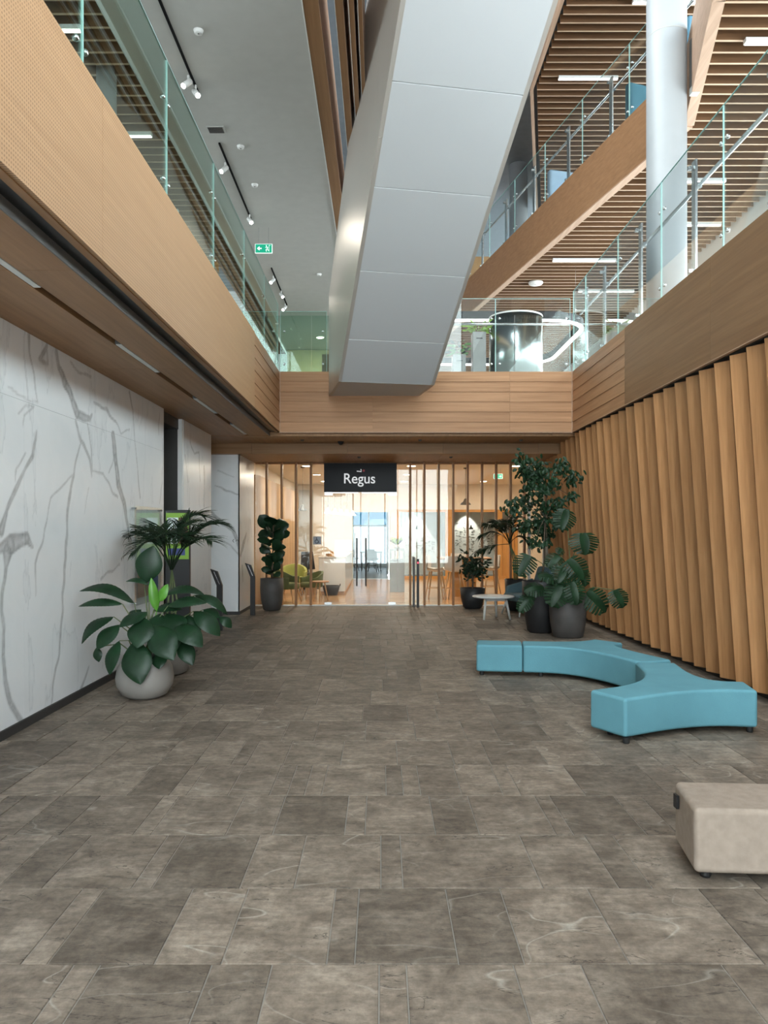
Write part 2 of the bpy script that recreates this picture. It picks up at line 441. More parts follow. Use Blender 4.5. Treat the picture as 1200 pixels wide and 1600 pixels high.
# ---- floor of stone tiles
floor = MB().box(-3.6, 3.9, -5, YG + 0.06, -0.12, -0.005).build('floor', M_GROUT)
struct(floor, 'grey stone tile floor of the hall', 'floor')
ROWPX = {-1: (2.487, [-160, 50, 97, 295, 402, 592, 640, 830, 950, 1200, 1330]),
         0: (2.83, [-120, 32, 73, 240, 345, 510, 554, 717, 820, 985, 1195, 1300]),
         1: (3.43, [-90, -5, 65, 205, 237, 374, 459, 595, 630, 849, 968, 1020, 1190]),
         2: (4.03, [-40, 22, 93, 207, 235, 352, 425, 538, 570, 681, 750, 870, 897, 1012, 1060, 1180])}
rt = random.Random(3)
tiles = []
for k in range(-3, 23):
    y0 = 2.83 + 0.6 * k; y1 = min(y0 + 0.6, YG)
    if y1 - y0 < 0.05: continue
    xs = []
    if k in ROWPX:
        z, px = ROWPX[k]; xs = [(p - VX) * z / FPX for p in px]
    else:
        xs = [-0.3 + rt.uniform(-0.4, 0.4)]
    lo, hi = -3.5, 3.72
    wid = [0.105, 0.25, 0.39, 0.39, 0.25, 0.50]
    while xs[-1] < hi: xs.append(xs[-1] + rt.choice(wid))
    while xs[0] > lo: xs.insert(0, xs[0] - rt.choice(wid))
    for a, b in zip(xs, xs[1:]):
        a, b = max(a, lo), min(b, hi)
        if b - a > 0.03: tiles.append((a, b, y0, y1))


def in_view(t):
    yc = max(t[3], 2.5)
    return abs((t[0] + t[1]) / 2) < 0.53 * yc + 0.2 and t[3] > 2.3


tiles.sort(key=lambda t: (not in_view(t), t[2]))
tile_mesh = {}


def tile_geo(w, d):
    g, e, h = 0.0022, 0.0025, 0.0025
    mb = MB()
    x, y = w / 2 - g, d / 2 - g
    vs = [(-x, -y, -0.03), (x, -y, -0.03), (x, y, -0.03), (-x, y, -0.03), (-x, -y, -h), (x, -y, -h), (x, y, -h), (-x, y, -h),
          (-x + e, -y + e, 0), (x - e, -y + e, 0), (x - e, y - e, 0), (-x + e, y - e, 0)]
    return mb.add(vs, [(0, 1, 5, 4), (1, 2, 6, 5), (2, 3, 7, 6), (3, 0, 4, 7), (4, 5, 9, 8), (5, 6, 10, 9), (6, 7, 11, 10), (7, 4, 8, 11), (8, 9, 10, 11)])


rest = MB()
for i, (a, b, y0, y1) in enumerate(tiles):
    w, d = round(b - a, 3), round(y1 - y0, 3)
    if i < 300:
        if (w, d) not in tile_mesh: tile_mesh[(w, d)] = tile_geo(w, d).mesh('floor_tile', M_STONE)
        link_mesh('floor_tile', tile_mesh[(w, d)], floor, ((a + b) / 2, (y0 + y1) / 2, 0))
    else:
        g = tile_geo(w, d); rest.add([(v[0] + (a + b) / 2, v[1] + (y0 + y1) / 2, v[2]) for v in g.v], g.f)
rest.build('far_floor_tiles', M_STONE, floor, kind='stuff')

# ---- marble wall with its veins (the pattern of the stone itself, stored on the panels)
Z1 = 2.352


def zp(zx, zy, X=XL):          # a point of the photograph on the plane x = X -> (y, z)
    px, py = zx / Z1, 480 + zy / Z1
    y = X * FPX / (px - VX); return (y, HC - (py - VY) * y / FPX, y / FPX / Z1)


VEINS = [
    [(205, 150, 8), (215, 215, 14), (235, 275, 22), (265, 330, 16), (285, 395, 18), (330, 415, 10), (338, 400, 4)],
    [(280, 420, 6), (300, 490, 8), (330, 560, 8), (338, 620, 3)], [(320, 430, 5), (335, 520, 5), (338, 600, 4)],
    [(300, 500, 4), (270, 600, 7), (250, 740, 9), (240, 930, 9), (230, 1100, 8), (215, 1280, 7), (195, 1400, 6), (190, 1470, 4)],
    [(270, 610, 3), (230, 660, 4), (190, 695, 4), (170, 770, 4), (150, 880, 5), (133, 940, 6), (130, 1060, 2)],
    [(133, 465, 5), (120, 540, 11), (90, 600, 8), (55, 680, 13), (25, 750, 10), (5, 820, 22)],
    [(95, 530, 3), (60, 590, 4), (55, 640, 2)],
    [(-20, 890, 12), (40, 870, 34), (100, 845, 24), (125, 880, 6)],
    [(25, 900, 34), (20, 960, 12), (12, 1030, 9), (8, 1110, 9), (20, 1180, 9), (12, 1280, 13), (20, 1380, 14), (45, 1460, 17), (80, 1520, 12)],
    [(415, 470, 16), (425, 560, 22), (435, 650, 20), (455, 720, 14), (470, 800, 12), (475, 840, 5)],
    [(345, 355, 3), (390, 375, 6), (425, 420, 5), (445, 465, 3), (475, 450, 2)],
    [(340, 600, 3), (380, 610, 4), (405, 660, 4), (430, 700, 5)], [(415, 560, 3), (400, 610, 3)],
    [(475, 310, 6), (490, 380, 4), (495, 490, 3), (505, 600, 4), (515, 700, 5)],
    [(105, 95, 11), (110, 170, 7), (125, 250, 5), (137, 340, 3)], [(90, 90, 2), (85, 170, 2), (100, 330, 2)],
    [(170, 140, 9), (150, 190, 10), (175, 205, 5), (168, 150, 4)],
    [(70, 390, 3), (95, 355, 3), (120, 365, 3), (90, 400, 3), (85, 440, 2)],
    [(598, 480, 2), (596, 640, 2), (588, 720, 2)], [(260, 200, 4), (290, 240, 4), (335, 255, 3)], [(585, 390, 3), (583, 470, 2)],
    [(440, 950, 3), (400, 980, 4), (370, 1000, 6)], [(325, 660, 2), (310, 760, 1)], [(325, 1330, 4), (300, 1400, 9), (290, 1425, 5)],
    [(-60, 250, 6), (-30, 330, 9), (-20, 470, 4)], [(700, 500, 3), (715, 540, 3), (730, 530, 3), (735, 640, 5)],
    [(750, 590, 8), (752, 640, 10), (750, 730, 7)], [(680, 540, 3), (690, 640, 3)], [(30, 300, 2), (140, 352, 2)],
]
wn = [(random.Random(i).uniform(2, 26), random.Random(i + 50).uniform(2, 26), random.Random(i + 99).uniform(0, 6.28)) for i in range(10)]


def warp(u, v, amp=0.016):
    du = np.zeros_like(u); dv = np.zeros_like(u)
    for i, (a, b, c) in enumerate(wn):
        s = 4.0 / (3.0 + 0.5 * (a + b))
        du += s * np.sin(a * u + b * v + c); dv += s * np.cos(b * u - a * v + 2 * c)
    return u + du * amp, v + dv * amp


def vein_field(u, v, lines):
    u2, v2 = warp(u, v)
    val = np.zeros_like(u)
    for ln in lines:
        for (a, b, wa), (c, d, wb) in zip(ln, ln[1:]):
            ex, ey = c - a, d - b; L2 = ex * ex + ey * ey + 1e-9
            t = np.clip(((u2 - a) * ex + (v2 - b) * ey) / L2, 0, 1)
            dist = np.hypot(u2 - a - t * ex, v2 - b - t * ey)
            w = (wa + (wb - wa) * t) / 2
            s = np.clip((w * 1.05 + 0.008 - dist) / 0.02, 0, 1)
            core = np.clip(dist / np.maximum(w, 1e-3), 0, 1)
            val = np.maximum(val, s * (0.45 + 0.40 * core))
    return val


def marble_panel(parent, plane, fixed, u0, u1, z0, z1, lines, step=0.016, face=1, thick=0.02):
    """plane 'x': panel in the yz plane at x=fixed facing +x; plane 'y': in the xz plane at y=fixed facing -y."""
    nu = max(2, int((u1 - u0) / step)); nv = max(2, int((z1 - z0) / step))
    us = np.linspace(u0, u1, nu + 1); vs = np.linspace(z0, z1, nv + 1)
    U, V = np.meshgrid(us, vs, indexing='ij')
    val = vein_field(U, V, lines) if lines else np.zeros_like(U)
    pts = []
    if plane == 'x':
        co = np.stack([np.full(U.size, fixed), U.ravel(), V.ravel()], 1); back = fixed - thick
        bb = [(back, u0, z0), (back, u1, z0), (back, u1, z1), (back, u0, z1)]
    else:
        co = np.stack([U.ravel(), np.full(U.size, fixed), V.ravel()], 1); back = fixed + thick
        bb = [(u0, back, z0), (u1, back, z0), (u1, back, z1), (u0, back, z1)]
    idx = np.arange(U.size).reshape(U.shape)
    a, b, c, d = idx[:-1, :-1].ravel(), idx[1:, :-1].ravel(), idx[1:, 1:].ravel(), idx[:-1, 1:].ravel()
    fs = np.stack([a, b, c, d], 1).tolist()
    n = U.size
    k = [int(idx[0, 0]), int(idx[-1, 0]), int(idx[-1, -1]), int(idx[0, -1])]
    for i in range(4):
        j = (i + 1) % 4; fs.append([k[i], n + i, n + j, k[j]])
    me = bpy.data.meshes.new('marble_panel'); me.from_pydata(co.tolist() + bb, [], fs); me.update()
    at = me.attributes.new('vein', 'FLOAT', 'POINT')
    at.data.foreach_set('value', np.concatenate([val.ravel(), np.zeros(4)]).astype(np.float32))
    me.materials.append(M_MARBLE)
    return link_mesh('marble_panel', me, parent)


def conv(ln, X=XL):
    out = []
    for zx, zy, w in ln:
        y, z, s = zp(zx, zy, X); out.append((y, z, w * s * 2.0))
    return out


VL = [conv(l) for l in VEINS]
wl = MB().box(-3.3, XL - 0.021, -5, 10.17, 0, 3.3).build('wall_left', M_DARK)
struct(wl, 'white marble wall with grey veins on the left', 'wall')
ub = [-5, -1.8, 1.4, 4.6, 6.2, 7.8, 9.0, 10.19]
for a, b in zip(ub, ub[1:]):
    near = b > 4.7
    for z0, z1 in ((0.0, 2.64), (2.64, 3.21)):
        marble_panel(wl, 'x', XL, a + 0.0012, b - 0.0012, z0 + (0.0012 if z0 else 0.075), z1 - 0.0012, VL if near else [], 0.016 if near else 0.8)
MB().box(XL - 0.02, XL + 0.012, -5, 10.19, 0, 0.072).build('baseboard_left', M_SKIRT, wl)

# dark recess in the marble wall with a lift-lobby door leaf, then a second marble pier
M_RECESS = plain('recess_grey', (0.05, 0.048, 0.045), 0.5)
rec = MB().box(-3.40, -3.32, 10.10, 11.30, 0, 3.3).build('wall_recess', M_RECESS)
struct(rec, 'dark grey recess between the two marble walls', 'wall')
MB().box(-3.32, XL - 0.03, 10.172, 10.20, 0, 3.21).build('reveal', M_RECESS, rec)
MB().box(-3.32, XL - 0.07, 11.16, 11.20, 0, 3.21).build('reveal', M_RECESS, rec)
MB().box(XL - 0.07, XL - 0.005, 11.15, 11.20, 0, 3.21).build('jamb', M_WHITE, rec)
MB().box(-3.32, XL - 0.06, 10.2, 11.16, 3.06, 3.21).build('header', M_RECESS, rec)
wl2 = MB().box(-3.6, XL - 0.021, 11.2, 13.02, 0, 3.3).build('wall_left_pier', M_WHITE)
struct(wl2, 'narrow marble pier beyond the dark recess', 'wall')
marble_panel(wl2, 'x', XL, 11.20, 13.04, 0.075, 3.209, VL)
MB().box(XL - 0.02, XL + 0.012, 11.2, 13.04, 0, 0.072).build('baseboard_left', M_SKIRT, wl2)
fp = MB().box(-3.6, -2.692, 14.522, YG, 0, 3.2).build('wall_pier', M_WHITE)
struct(fp, 'marble corner pier beside the shopfront glass', 'wall')


def fpv(zx, zy, w):
    px, py = zx / Z1, 480 + zy / Z1; return ((px - VX) * 14.5 / FPX, HC - (py - VY) * 14.5 / FPX, w * 14.5 / FPX / Z1)


FV = [[fpv(*q) for q in l] for l in ([(790, 655, 3), (830, 675, 6), (885, 690, 4)], [(775, 755, 5), (820, 795, 22), (855, 820, 16), (872, 855, 10), (884, 900, 6)],
                                       [(790, 845, 2), (850, 875, 3), (884, 915, 5)], [(800, 600, 2), (860, 625, 2)])]
marble_panel(fp, 'y', 14.5, -3.6, -2.67, 0.06, 3.02, FV, 0.014)
marble_panel(fp, 'x', -2.67, 14.5, YG - 0.02, 0.06, 3.02, [conv(l, -2.67) for l in ([(885, 910, 10), (895, 870, 14), (905, 830, 6)], [(890, 950, 8), (893, 1010, 4)], [(920, 780, 3), (925, 840, 3)])], 0.016)
MB().box(-3.6, -2.66, 14.49, 14.5, 0, 0.06).build('baseboard_left', M_SKIRT, fp)
MB().box(-2.67, -2.66, 14.5, YG - 0.03, 0, 0.06).build('baseboard_left', M_SKIRT, fp)
sidew = MB().box(-3.75, -3.6, 12.9, 14.6, 0, 3.3).build('wall_corridor', M_WHITE)
struct(sidew, 'white wall of the side passage behind the marble pier', 'wall')

# ---- low timber ceiling along the left, its light slot and dark slot
cl = MB().box(-9, -1.92, -5, YE + 0.02, 3.29, 4.26).build('ceiling_left', M_DARK)
struct(cl, 'timber panel ceiling below the left balcony', 'ceiling')
cb = [-5, -1.08, 1.84, 4.76, 7.68, 10.6, 13.12]
for a, b in zip(cb, cb[1:]):
    MB().box(-3.35, -2.312, a + 0.002, b - 0.002, ZC, 3.285).build('ceiling_panel', M_OAKC, cl)
    MB().box(-2.248, -1.90, a + 0.002, b - 0.002, ZC, 3.285).build('ceiling_panel', M_OAKC, cl)
MB().box(-2.311, -2.249, -5, 13.1, 3.255, 3.285).build('light_slot', M_BLACK, cl)
MB().box(-1.90, -1.89, -5, 13.1, 3.20, 3.29).build('slot_edge', M_DARK, cl)
MB().box(-1.89, -1.80, -5, 13.1, 3.27, 3.29).build('dark_slot', M_BLACK, cl)
for i, (a, b) in enumerate(((3.9, 5.11), (6.67, 7.86), (9.43, 10.63), (11.75, 12.95))):
    lt = empty('recessed_light', (-2.28, (a + b) / 2, 3.215))
    tag(lt, ['recessed linear ceiling lamp nearest the camera above the marble wall', 'second recessed linear lamp along the timber ceiling slot',
             'third recessed linear lamp along the timber ceiling slot', 'recessed linear ceiling lamp farthest along the slot, near the glass front'][i], 'ceiling lamp', 'recessed lamps in the left ceiling slot')
    MB().box(-0.028, 0.028, -(b - a) / 2, (b - a) / 2, 0.0, 0.036).build('housing', M_DARK, lt)
    MB().box(-0.024, 0.024, -(b - a) / 2 + 0.01, (b - a) / 2 - 0.01, -0.006, 0.0).build('diffuser', M_LAMPOFF, lt)

# ---- left balcony fascia
fl = MB().box(-1.80, XE - 0.032, -5, YE + 0.05, 3.28, 4.27).build('trim_1', M_OAKC)
struct(fl, 'perforated oak fascia of the left balcony', 'fascia')
MB().box(-1.80, XE - 0.03, -5, YE, 3.262, 3.28).build('soffit_strip', M_OAKC, fl)
for a, b in ((-5, -1), (-1, 4.75), (4.75, 10.48)):
    MB().box(XE - 0.03, XE, a + 0.0015, b - 0.0015, 3.27, ZF).build('fascia_panel', M_OAKP, fl)


def lap_boards(parent, p0, p1, z0, z1, n, nrm, mat, proud=0.014):
    """lapped boards between two plan points; each board leans out at its lower edge"""
    p0, p1, nn = Vector(p0), Vector(p1), Vector(nrm)
    h = (z1 - z0) / n
    for i in range(n):
        za, zb = z0 + i * h, z0 + (i + 1) * h + 0.006
        if i == n - 1: zb = z1
        a, b = p0 + nn * proud, p1 + nn * proud
        c, d = p0 + nn * 0.002, p1 + nn * 0.002
        a2, b2 = p0 + nn * (proud - 0.02), p1 + nn * (proud - 0.02); c2, d2 = p0 - nn * 0.016, p1 - nn * 0.016
        mb = MB()
        mb.hexa([(a.x, a.y, za), (b.x, b.y, za), (b2.x, b2.y, za), (a2.x, a2.y, za)], [(c.x, c.y, zb), (d.x, d.y, zb), (d2.x, d2.y, zb), (c2.x, c2.y, zb)])
        o = mb.build('board', mat, parent)
        bm = bmesh.new(); bm.from_mesh(o.data); bmesh.ops.recalc_face_normals(bm, faces=bm.faces); bm.to_mesh(o.data); bm.free()


lap_boards(fl, (XE - 0.01, 10.483), (XE - 0.01, YE - 0.012), 3.27, ZF, 6, (1, 0), M_OAKY, 0.010)
fe = MB().box(XE, XR, YE + 0.005, YE + 0.06, 3.27, 4.27).build('trim_2', M_OAKX)
struct(fe, 'lapped oak board fascia at the far end of the void', 'fascia')
for a, b in ((XE + 0.008, -0.142), (-0.138, 2.198), (2.202, XR - 0.008)):
    lap_boards(fe, (a, YE), (b, YE), 3.27, ZF, 6, (0, -1), M_OAKX)
MB().box(XE, XR, YE - 0.015, YE + 0.06, 3.256, 3.268).build('edge_trim', M_BEAML, fe)
MB().box(XE - 0.004, XE + 0.007, YE - 0.026, YE - 0.006, 3.25, ZF).build('corner_trim', M_BEAML, fe)
MB().box(XR - 0.007, XR + 0.004, YE - 0.026, YE - 0.006, 3.25, ZF).build('corner_trim', M_BEAML, fe)
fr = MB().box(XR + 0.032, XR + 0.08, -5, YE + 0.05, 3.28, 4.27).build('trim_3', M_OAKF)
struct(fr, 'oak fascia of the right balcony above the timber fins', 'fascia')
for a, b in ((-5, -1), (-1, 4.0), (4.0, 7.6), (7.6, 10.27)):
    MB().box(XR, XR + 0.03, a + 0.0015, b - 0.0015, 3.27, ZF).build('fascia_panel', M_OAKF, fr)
lap_boards(fr, (XR + 0.01, 10.273), (XR + 0.01, YE - 0.012), 3.27, ZF, 6, (-1, 0), M_OAKY, 0.010)
MB().box(XR - 0.004, XR + 0.03, -5, YE, 3.262, 3.27).build('edge_trim', M_BEAML, fr)

# ---- end low ceiling and dropped soffit over the shopfront
ce = MB().box(-9, 9, YE + 0.06, 31, 3.29, 4.26).build('ceiling_end', M_DARK)
struct(ce, 'timber panel ceiling in front of the shopfront', 'ceiling')
for a, b in zip([-3.6, -2.4, -0.62, 1.16, 2.94, 3.75], [-2.4, -0.62, 1.16, 2.94, 3.75]):
    MB().box(a + 0.002, b - 0.002, YE + 0.08, 14.29, ZC, 3.285).build('ceiling_panel', M_OAKC, ce)
    MB().box(a + 0.002, b - 0.002, 14.30, 15.38, 3.02, 3.285).build('ceiling_panel', M_OAKCX, ce)
    MB().box(a + 0.002, b - 0.002, 15.384, YG + 0.1, 3.02, 3.285).build('ceiling_panel', M_OAKC, ce)
for i, x in enumerate((-1.6, -0.62, 0.5, 1.16, 2.3)):
    for y in (13.7, 14.9):
        if (i + int(y)) % 2:
            s = MB().lathe([(0.02, 0.0), (0.03, 0.012), (0.035, 0.03)], 12).build('sprinkler', M_DARK, ce); s.location = (x + 0.2, y, (ZC if y < 14 else 3.02) - 0.03)
cam_dome = empty('ceiling_camera', (-0.73, 14.0, ZC - 0.002)); tag(cam_dome, 'small black dome camera under the timber ceiling before the sign', 'camera')
MB().lathe([(0.055, -0.02), (0.06, 0.0)], 20).build('base', M_BLACK, cam_dome, True)
MB().lathe([(0.002, -0.062), (0.025, -0.056), (0.042, -0.04), (0.047, -0.02)], 20).build('dome', M_BLACK, cam_dome, True)

# ---- right slab, fins of the timber wall
sr = MB().box(XR + 0.085, 6.5, -5, 31, 3.275, 4.26).build('ceiling_right', M_DARK)
struct(sr, 'slab edge of the right gallery', 'ceiling')
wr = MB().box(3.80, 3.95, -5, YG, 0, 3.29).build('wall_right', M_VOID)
struct(wr, 'wall of leaning vertical timber fins on the right', 'wall')
MB().box(3.66, 3.79, -5, YG - 0.1, 0, 0.10).build('plinth', M_BLACK, wr)
rf = random.Random(5)
fin_m = []
for v in range(6):
    mb = MB(); ang = R(26 + rf.uniform(-6, 6)); w = rf.choice([0.175, 0.19, 0.20, 0.22]); t = 0.03
    d = Vector((math.sin(ang), -math.cos(ang))); n = Vector((d.y, -d.x))
    n = Vector((-math.cos(ang), -math.sin(ang)))
    tw = 0.0; d2 = Vector((math.sin(ang + tw), -math.cos(ang + tw))); n2 = Vector((-math.cos(ang + tw), -math.sin(ang + tw)))

    def q(c, dd, nn, z): return [(c[0] + a * dd.x * w / 2 + b * nn.x * t / 2, c[1] + a * dd.y * w / 2 + b * nn.y * t / 2, z) for a, b in ((-1, 1), (1, 1), (1, -1), (-1, -1))]
    mb.hexa(q((0.22, 0), d2, n2, 0.075), q((0, 0), d, n, 3.245))
    me = mb.mesh('timber_fin', M_FIN)
    bm = bmesh.new(); bm.from_mesh(me); bmesh.ops.recalc_face_normals(bm, faces=bm.faces)
    bmesh.ops.bevel(bm, geom=[e for e in bm.edges], offset=0.004, segments=1, affect='EDGES'); bm.to_mesh(me); bm.free()
    fin_m.append(me)
y = 1.4
while y < YG - 0.2:
    link_mesh('timber_fin', rf.choice(fin_m), wr, (3.345, y, 0)); y += 0.34

# ---- first floor decks
d1 = MB().box(-9, XE - 0.04, -5, 31, 4.262, 4.29).build('floor_upper_left', M_PLASTER); struct(d1, 'first floor deck of the left balcony', 'floor')
d2_ = MB().box(XE - 0.04, 9, YE + 0.065, 31, 4.262, 4.29).build('floor_upper_end', M_PLASTER); struct(d2_, 'first floor deck at the end of the void', 'floor')
d3 = MB().box(XR + 0.085, 6.5, -5, YE + 0.06, 4.262, 4.29).build('floor_upper_right', M_PLASTER); struct(d3, 'first floor deck of the right gallery', 'floor')

# ---- upper ceilings
cu = MB().box(-2.87, -0.81, -5, 24, 7.0, 7.9).build('ceiling_upper_left', M_PLASTER)
struct(cu, 'plain grey plaster ceiling above the left balcony', 'ceiling')
MB().box(-0.812, -0.80, -5, 24, 6.985, 7.1).build('edge_trim', M_WHITE, cu)
MB().box(-2.876, -2.86, -5, 24, 6.93, 7.1).build('edge_trim', M_WHITE, cu)
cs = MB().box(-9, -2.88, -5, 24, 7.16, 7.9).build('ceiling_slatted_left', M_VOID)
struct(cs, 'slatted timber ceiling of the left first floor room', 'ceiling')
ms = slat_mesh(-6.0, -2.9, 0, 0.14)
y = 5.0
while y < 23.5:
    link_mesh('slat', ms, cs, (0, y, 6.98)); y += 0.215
# timber baffles of the roof light beside the plaster ceiling
bf = empty('roof_baffle_frame', (0, 0, 0)); struct(bf, 'timber baffles running along the roof light', 'trim')
bf.name = 'trim_4'
for x0, x1 in ((-0.80, -0.64), (-0.47, -0.39), (-0.33, -0.28), (-0.235, -0.195)):
    MB().box(x0, x1, 3, 24, 7.0, 7.86).build('baffle', M_BEAM, bf)
    MB().box(x1, x1 + 0.004, 3, 24, 7.0, 7.86).build('lit_side', M_BEAML, bf)  # paler sheet on the side facing the skylight, daylight put into its colour
    MB().box(x0 - 0.006, x0, 3, 24, 6.99, 7.05).build('edge_trim', M_WHITE, bf)
roofp = MB()
for b_ in ((-9, 0.2, -5, 31), (2.8, 6.5, -5, 31), (0.2, 2.8, -5, -3.5), (0.2, 2.8, 11.5, 31)):
    roofp.box(*b_, 11.2, 11.4)
rf_o = roofp.build('ceiling_roof', plain('roof_grey', (0.20, 0.23, 0.26), 0.6)); struct(rf_o, 'grey roof soffit high above the void', 'ceiling')
sk = empty('window_roof'); struct(sk, 'roof light over the void', 'window')
for i in range(5):
    MB().box(0.2, 2.8, -3.5 + i * 3, -0.5 + i * 3, 11.30, 11.32).build('pane', M_GLASSR, sk)
    MB().box(0.2, 2.8, -0.53 + i * 3, -0.47 + i * 3, 11.25, 11.36).build('glazing_bar', M_STEEL, sk)

# ---- second floor gallery on the right: slatted soffit, skewed timber edge beam, slatted ceiling
EDGE = [(3.35, -5), (3.35, 6.6), (3.51, 8.1), (4.20, 10.6), (3.14, 15.7), (1.90, 21.6), (0.6, 27.8)]


def edge_x(y):
    for (a, b), (c, d) in zip(EDGE, EDGE[1:]):
        if b <= y <= d: return a + (c - a) * (y - b) / (d - b)
    return EDGE[-1][0]


g2 = MB().prism(EDGE + [(6.5, 27.8), (6.5, -5)], 7.34, 8.04).build('floor_second_right', M_VOID)
struct(g2, 'second floor gallery slab with slatted timber soffit', 'floor')
y = 6.0
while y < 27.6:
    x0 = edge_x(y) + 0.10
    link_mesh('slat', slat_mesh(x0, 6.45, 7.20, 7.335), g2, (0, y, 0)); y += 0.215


def beam_seg(parent, p, q_, z0, z1, t, mat, name, inner=1.0):
    p, q_ = Vector(p), Vector(q_); d = (q_ - p).normalized(); n = Vector((d.y, -d.x)) * inner
    p, q_ = p - n * 0.014, q_ - n * 0.014
    a, b, c, e = p, q_, q_ + n * t, p + n * t
    o = MB().hexa([(v.x, v.y, z0) for v in (a, b, c, e)], [(v.x, v.y, z1) for v in (a, b, c, e)]).build(name, mat, parent)
    bm = bmesh.new(); bm.from_mesh(o.data); bmesh.ops.recalc_face_normals(bm, faces=bm.faces); bm.to_mesh(o.data); bm.free()
    return o


tb = empty('trim_5'); struct(tb, 'skewed timber edge beam of the second floor gallery', 'fascia')
for i in range(1, len(EDGE) - 1):
    p, q_ = EDGE[i], EDGE[i + 1]
    beam_seg(tb, p, q_, 7.19, 8.08, 0.10, M_BEAM if i >= 3 else M_BEAML, 'beam')
    beam_seg(tb, p, q_, 7.165, 7.19, 0.13, M_BEAML, 'beam_soffit')
# slatted ceiling over the second floor gallery
c2 = MB().prism([(3.0, 9.0), (2.92, 14.65), (3.5, 17.3), (4.6, 22.3), (6.5, 22.3), (6.5, 9.0)], 10.16, 11.1).build('ceiling_second_right', M_VOID)
struct(c2, 'slatted timber ceiling above the second floor gallery', 'ceiling')
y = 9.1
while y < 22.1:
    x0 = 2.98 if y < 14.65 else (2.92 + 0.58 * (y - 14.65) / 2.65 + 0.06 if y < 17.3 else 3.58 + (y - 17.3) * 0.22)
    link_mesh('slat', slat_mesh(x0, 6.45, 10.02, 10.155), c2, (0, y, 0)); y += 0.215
beam_seg(c2, (2.86, 9.0), (2.86, 14.65), 9.98, 11.1, 0.06, M_BEAML, 'edge_board')
beam_seg(c2, (2.86, 14.65), (3.44, 17.3), 9.98, 11.1, 0.06, M_BEAML, 'edge_board')
beam_seg(c2, (3.44, 17.3), (4.54, 22.3), 9.98, 11.1, 0.06, M_BEAML, 'edge_board')

# ---- glazed facades (behind the camera, right side), rear walls
def facade(name, label, axis, fixed, u0, u1, z0, z1, du):
    e = empty(name); struct(e, label, 'window')
    n = max(1, round((u1 - u0) / du)); d = (u1 - u0) / n
    for i in range(n + 1):
        u = u0 + i * d
        b = (fixed - 0.05, fixed + 0.05, u - 0.03, u + 0.03) if axis == 'x' else (u - 0.03, u + 0.03, fixed - 0.05, fixed + 0.05)
        MB().box(*b, z0, z1).build('mullion', M_STEEL, e)
        if i < n:
            b = (fixed - 0.006, fixed + 0.006, u + 0.03, u + d - 0.03) if axis == 'x' else (u + 0.03, u + d - 0.03, fixed - 0.006, fixed + 0.006)
            MB().box(*b, z0, z1).build('pane', M_GLASSR, e)
    return e


facade('window_rear', 'glazed entrance facade behind the camera', 'y', -5.0, -2.9, 3.3, 0, 10.9, 1.55)
facade('window_right', 'glazed first floor facade on the right', 'x', 6.55, -4, 30, 4.29, 6.9, 2.4)
facade('window_right_upper', 'glazed second floor facade on the right', 'x', 6.55, -4, 30, 8.05, 10.9, 2.4)
facade('window_left_added', 'unseen window added to brighten the left first floor room', 'x', -9.05, 8, 13, 4.29, 7.0, 1.25)  # unseen glazing, added to brighten the left upper floor
for nm, b_, lab in (('wall_rear_left', (-9, -2.9, -5.1, -5, 0, 11.2), 'rear wall left of the entrance'), ('wall_rear_right', (3.3, 6.5, -5.1, -5, 0, 11.2), 'rear wall right of the entrance'),
                    ('wall_end', (-9, 9, 30.9, 31, 3.3, 11.2), 'white end wall far behind the first floor'),
                    ('wall_far_left', (-9.1, -9, -5, 7.96, 3.3, 11.2), 'outer wall of the left first floor room, near part'), ('wall_far_left_end', (-9.1, -9, 13.04, 31, 3.3, 11.2), 'outer wall of the left first floor room, far part')):
    struct(MB().box(*b_).build(nm, M_WHITE), lab, 'wall')
sp = MB().box(6.47, 6.62, -5, 31, 6.9, 8.05).build('wall_spandrel', M_WHITE); struct(sp, 'white spandrel between the two glazed floors', 'wall')
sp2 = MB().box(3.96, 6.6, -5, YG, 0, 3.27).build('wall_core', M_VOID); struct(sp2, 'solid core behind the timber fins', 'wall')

# ================================================================== STAIRCASE
def fixn(o):
    bm = bmesh.new(); bm.from_mesh(o.data); bmesh.ops.recalc_face_normals(bm, faces=bm.faces); bm.to_mesh(o.data); bm.free(); return o


SV = Vector((1.396, 0.259, 0))


def SL(Z, dz=0.0):
    h = HC + 2.744 + 0.6012 * (11.05 - Z) if Z <= 11.82 else 3.881
    return Vector((-0.461 - 0.185 * (Z - 11.05), Z, h + dz))


st = empty('staircase'); tag(st, 'enclosed pale grey staircase rising from the end balcony overhead', 'staircase')
zs = [11.82, 11.05, 10.0, 8.96, 7.92, 6.9, 5.9, 4.9, 3.9]
for a, b in zip(zs, zs[1:]):
    a2, b2 = a - 0.006, b + 0.006
    low = [SL(b2), SL(b2) + SV, SL(a2) + SV, SL(a2)]
    fixn(MB().hexa(low, [p + Vector((0, 0, 0.03)) for p in low]).build('soffit_panel', M_STAIR, st))
low = [SL(3.9), SL(3.9) + SV, SL(11.8) + SV, SL(11.8)]
fixn(MB().hexa([p + Vector((0, 0, 0.033)) for p in low], [p + Vector((0, 0, 0.06)) for p in low]).build('seam_backing', M_VOID, st))  # added dark sheet that keeps light out of the panel seams
ye = YE - 0.03
l0, l1 = SL(11.82), SL(ye)
r0 = l0 + SV; r1 = Vector((r0.x - 0.185 * (ye - r0.y), ye, 3.881))
low = [l0, r0, r1, l1]
fixn(MB().hexa(low, [p + Vector((0, 0, 0.03)) for p in low]).build('end_soffit', M_STAIR, st))


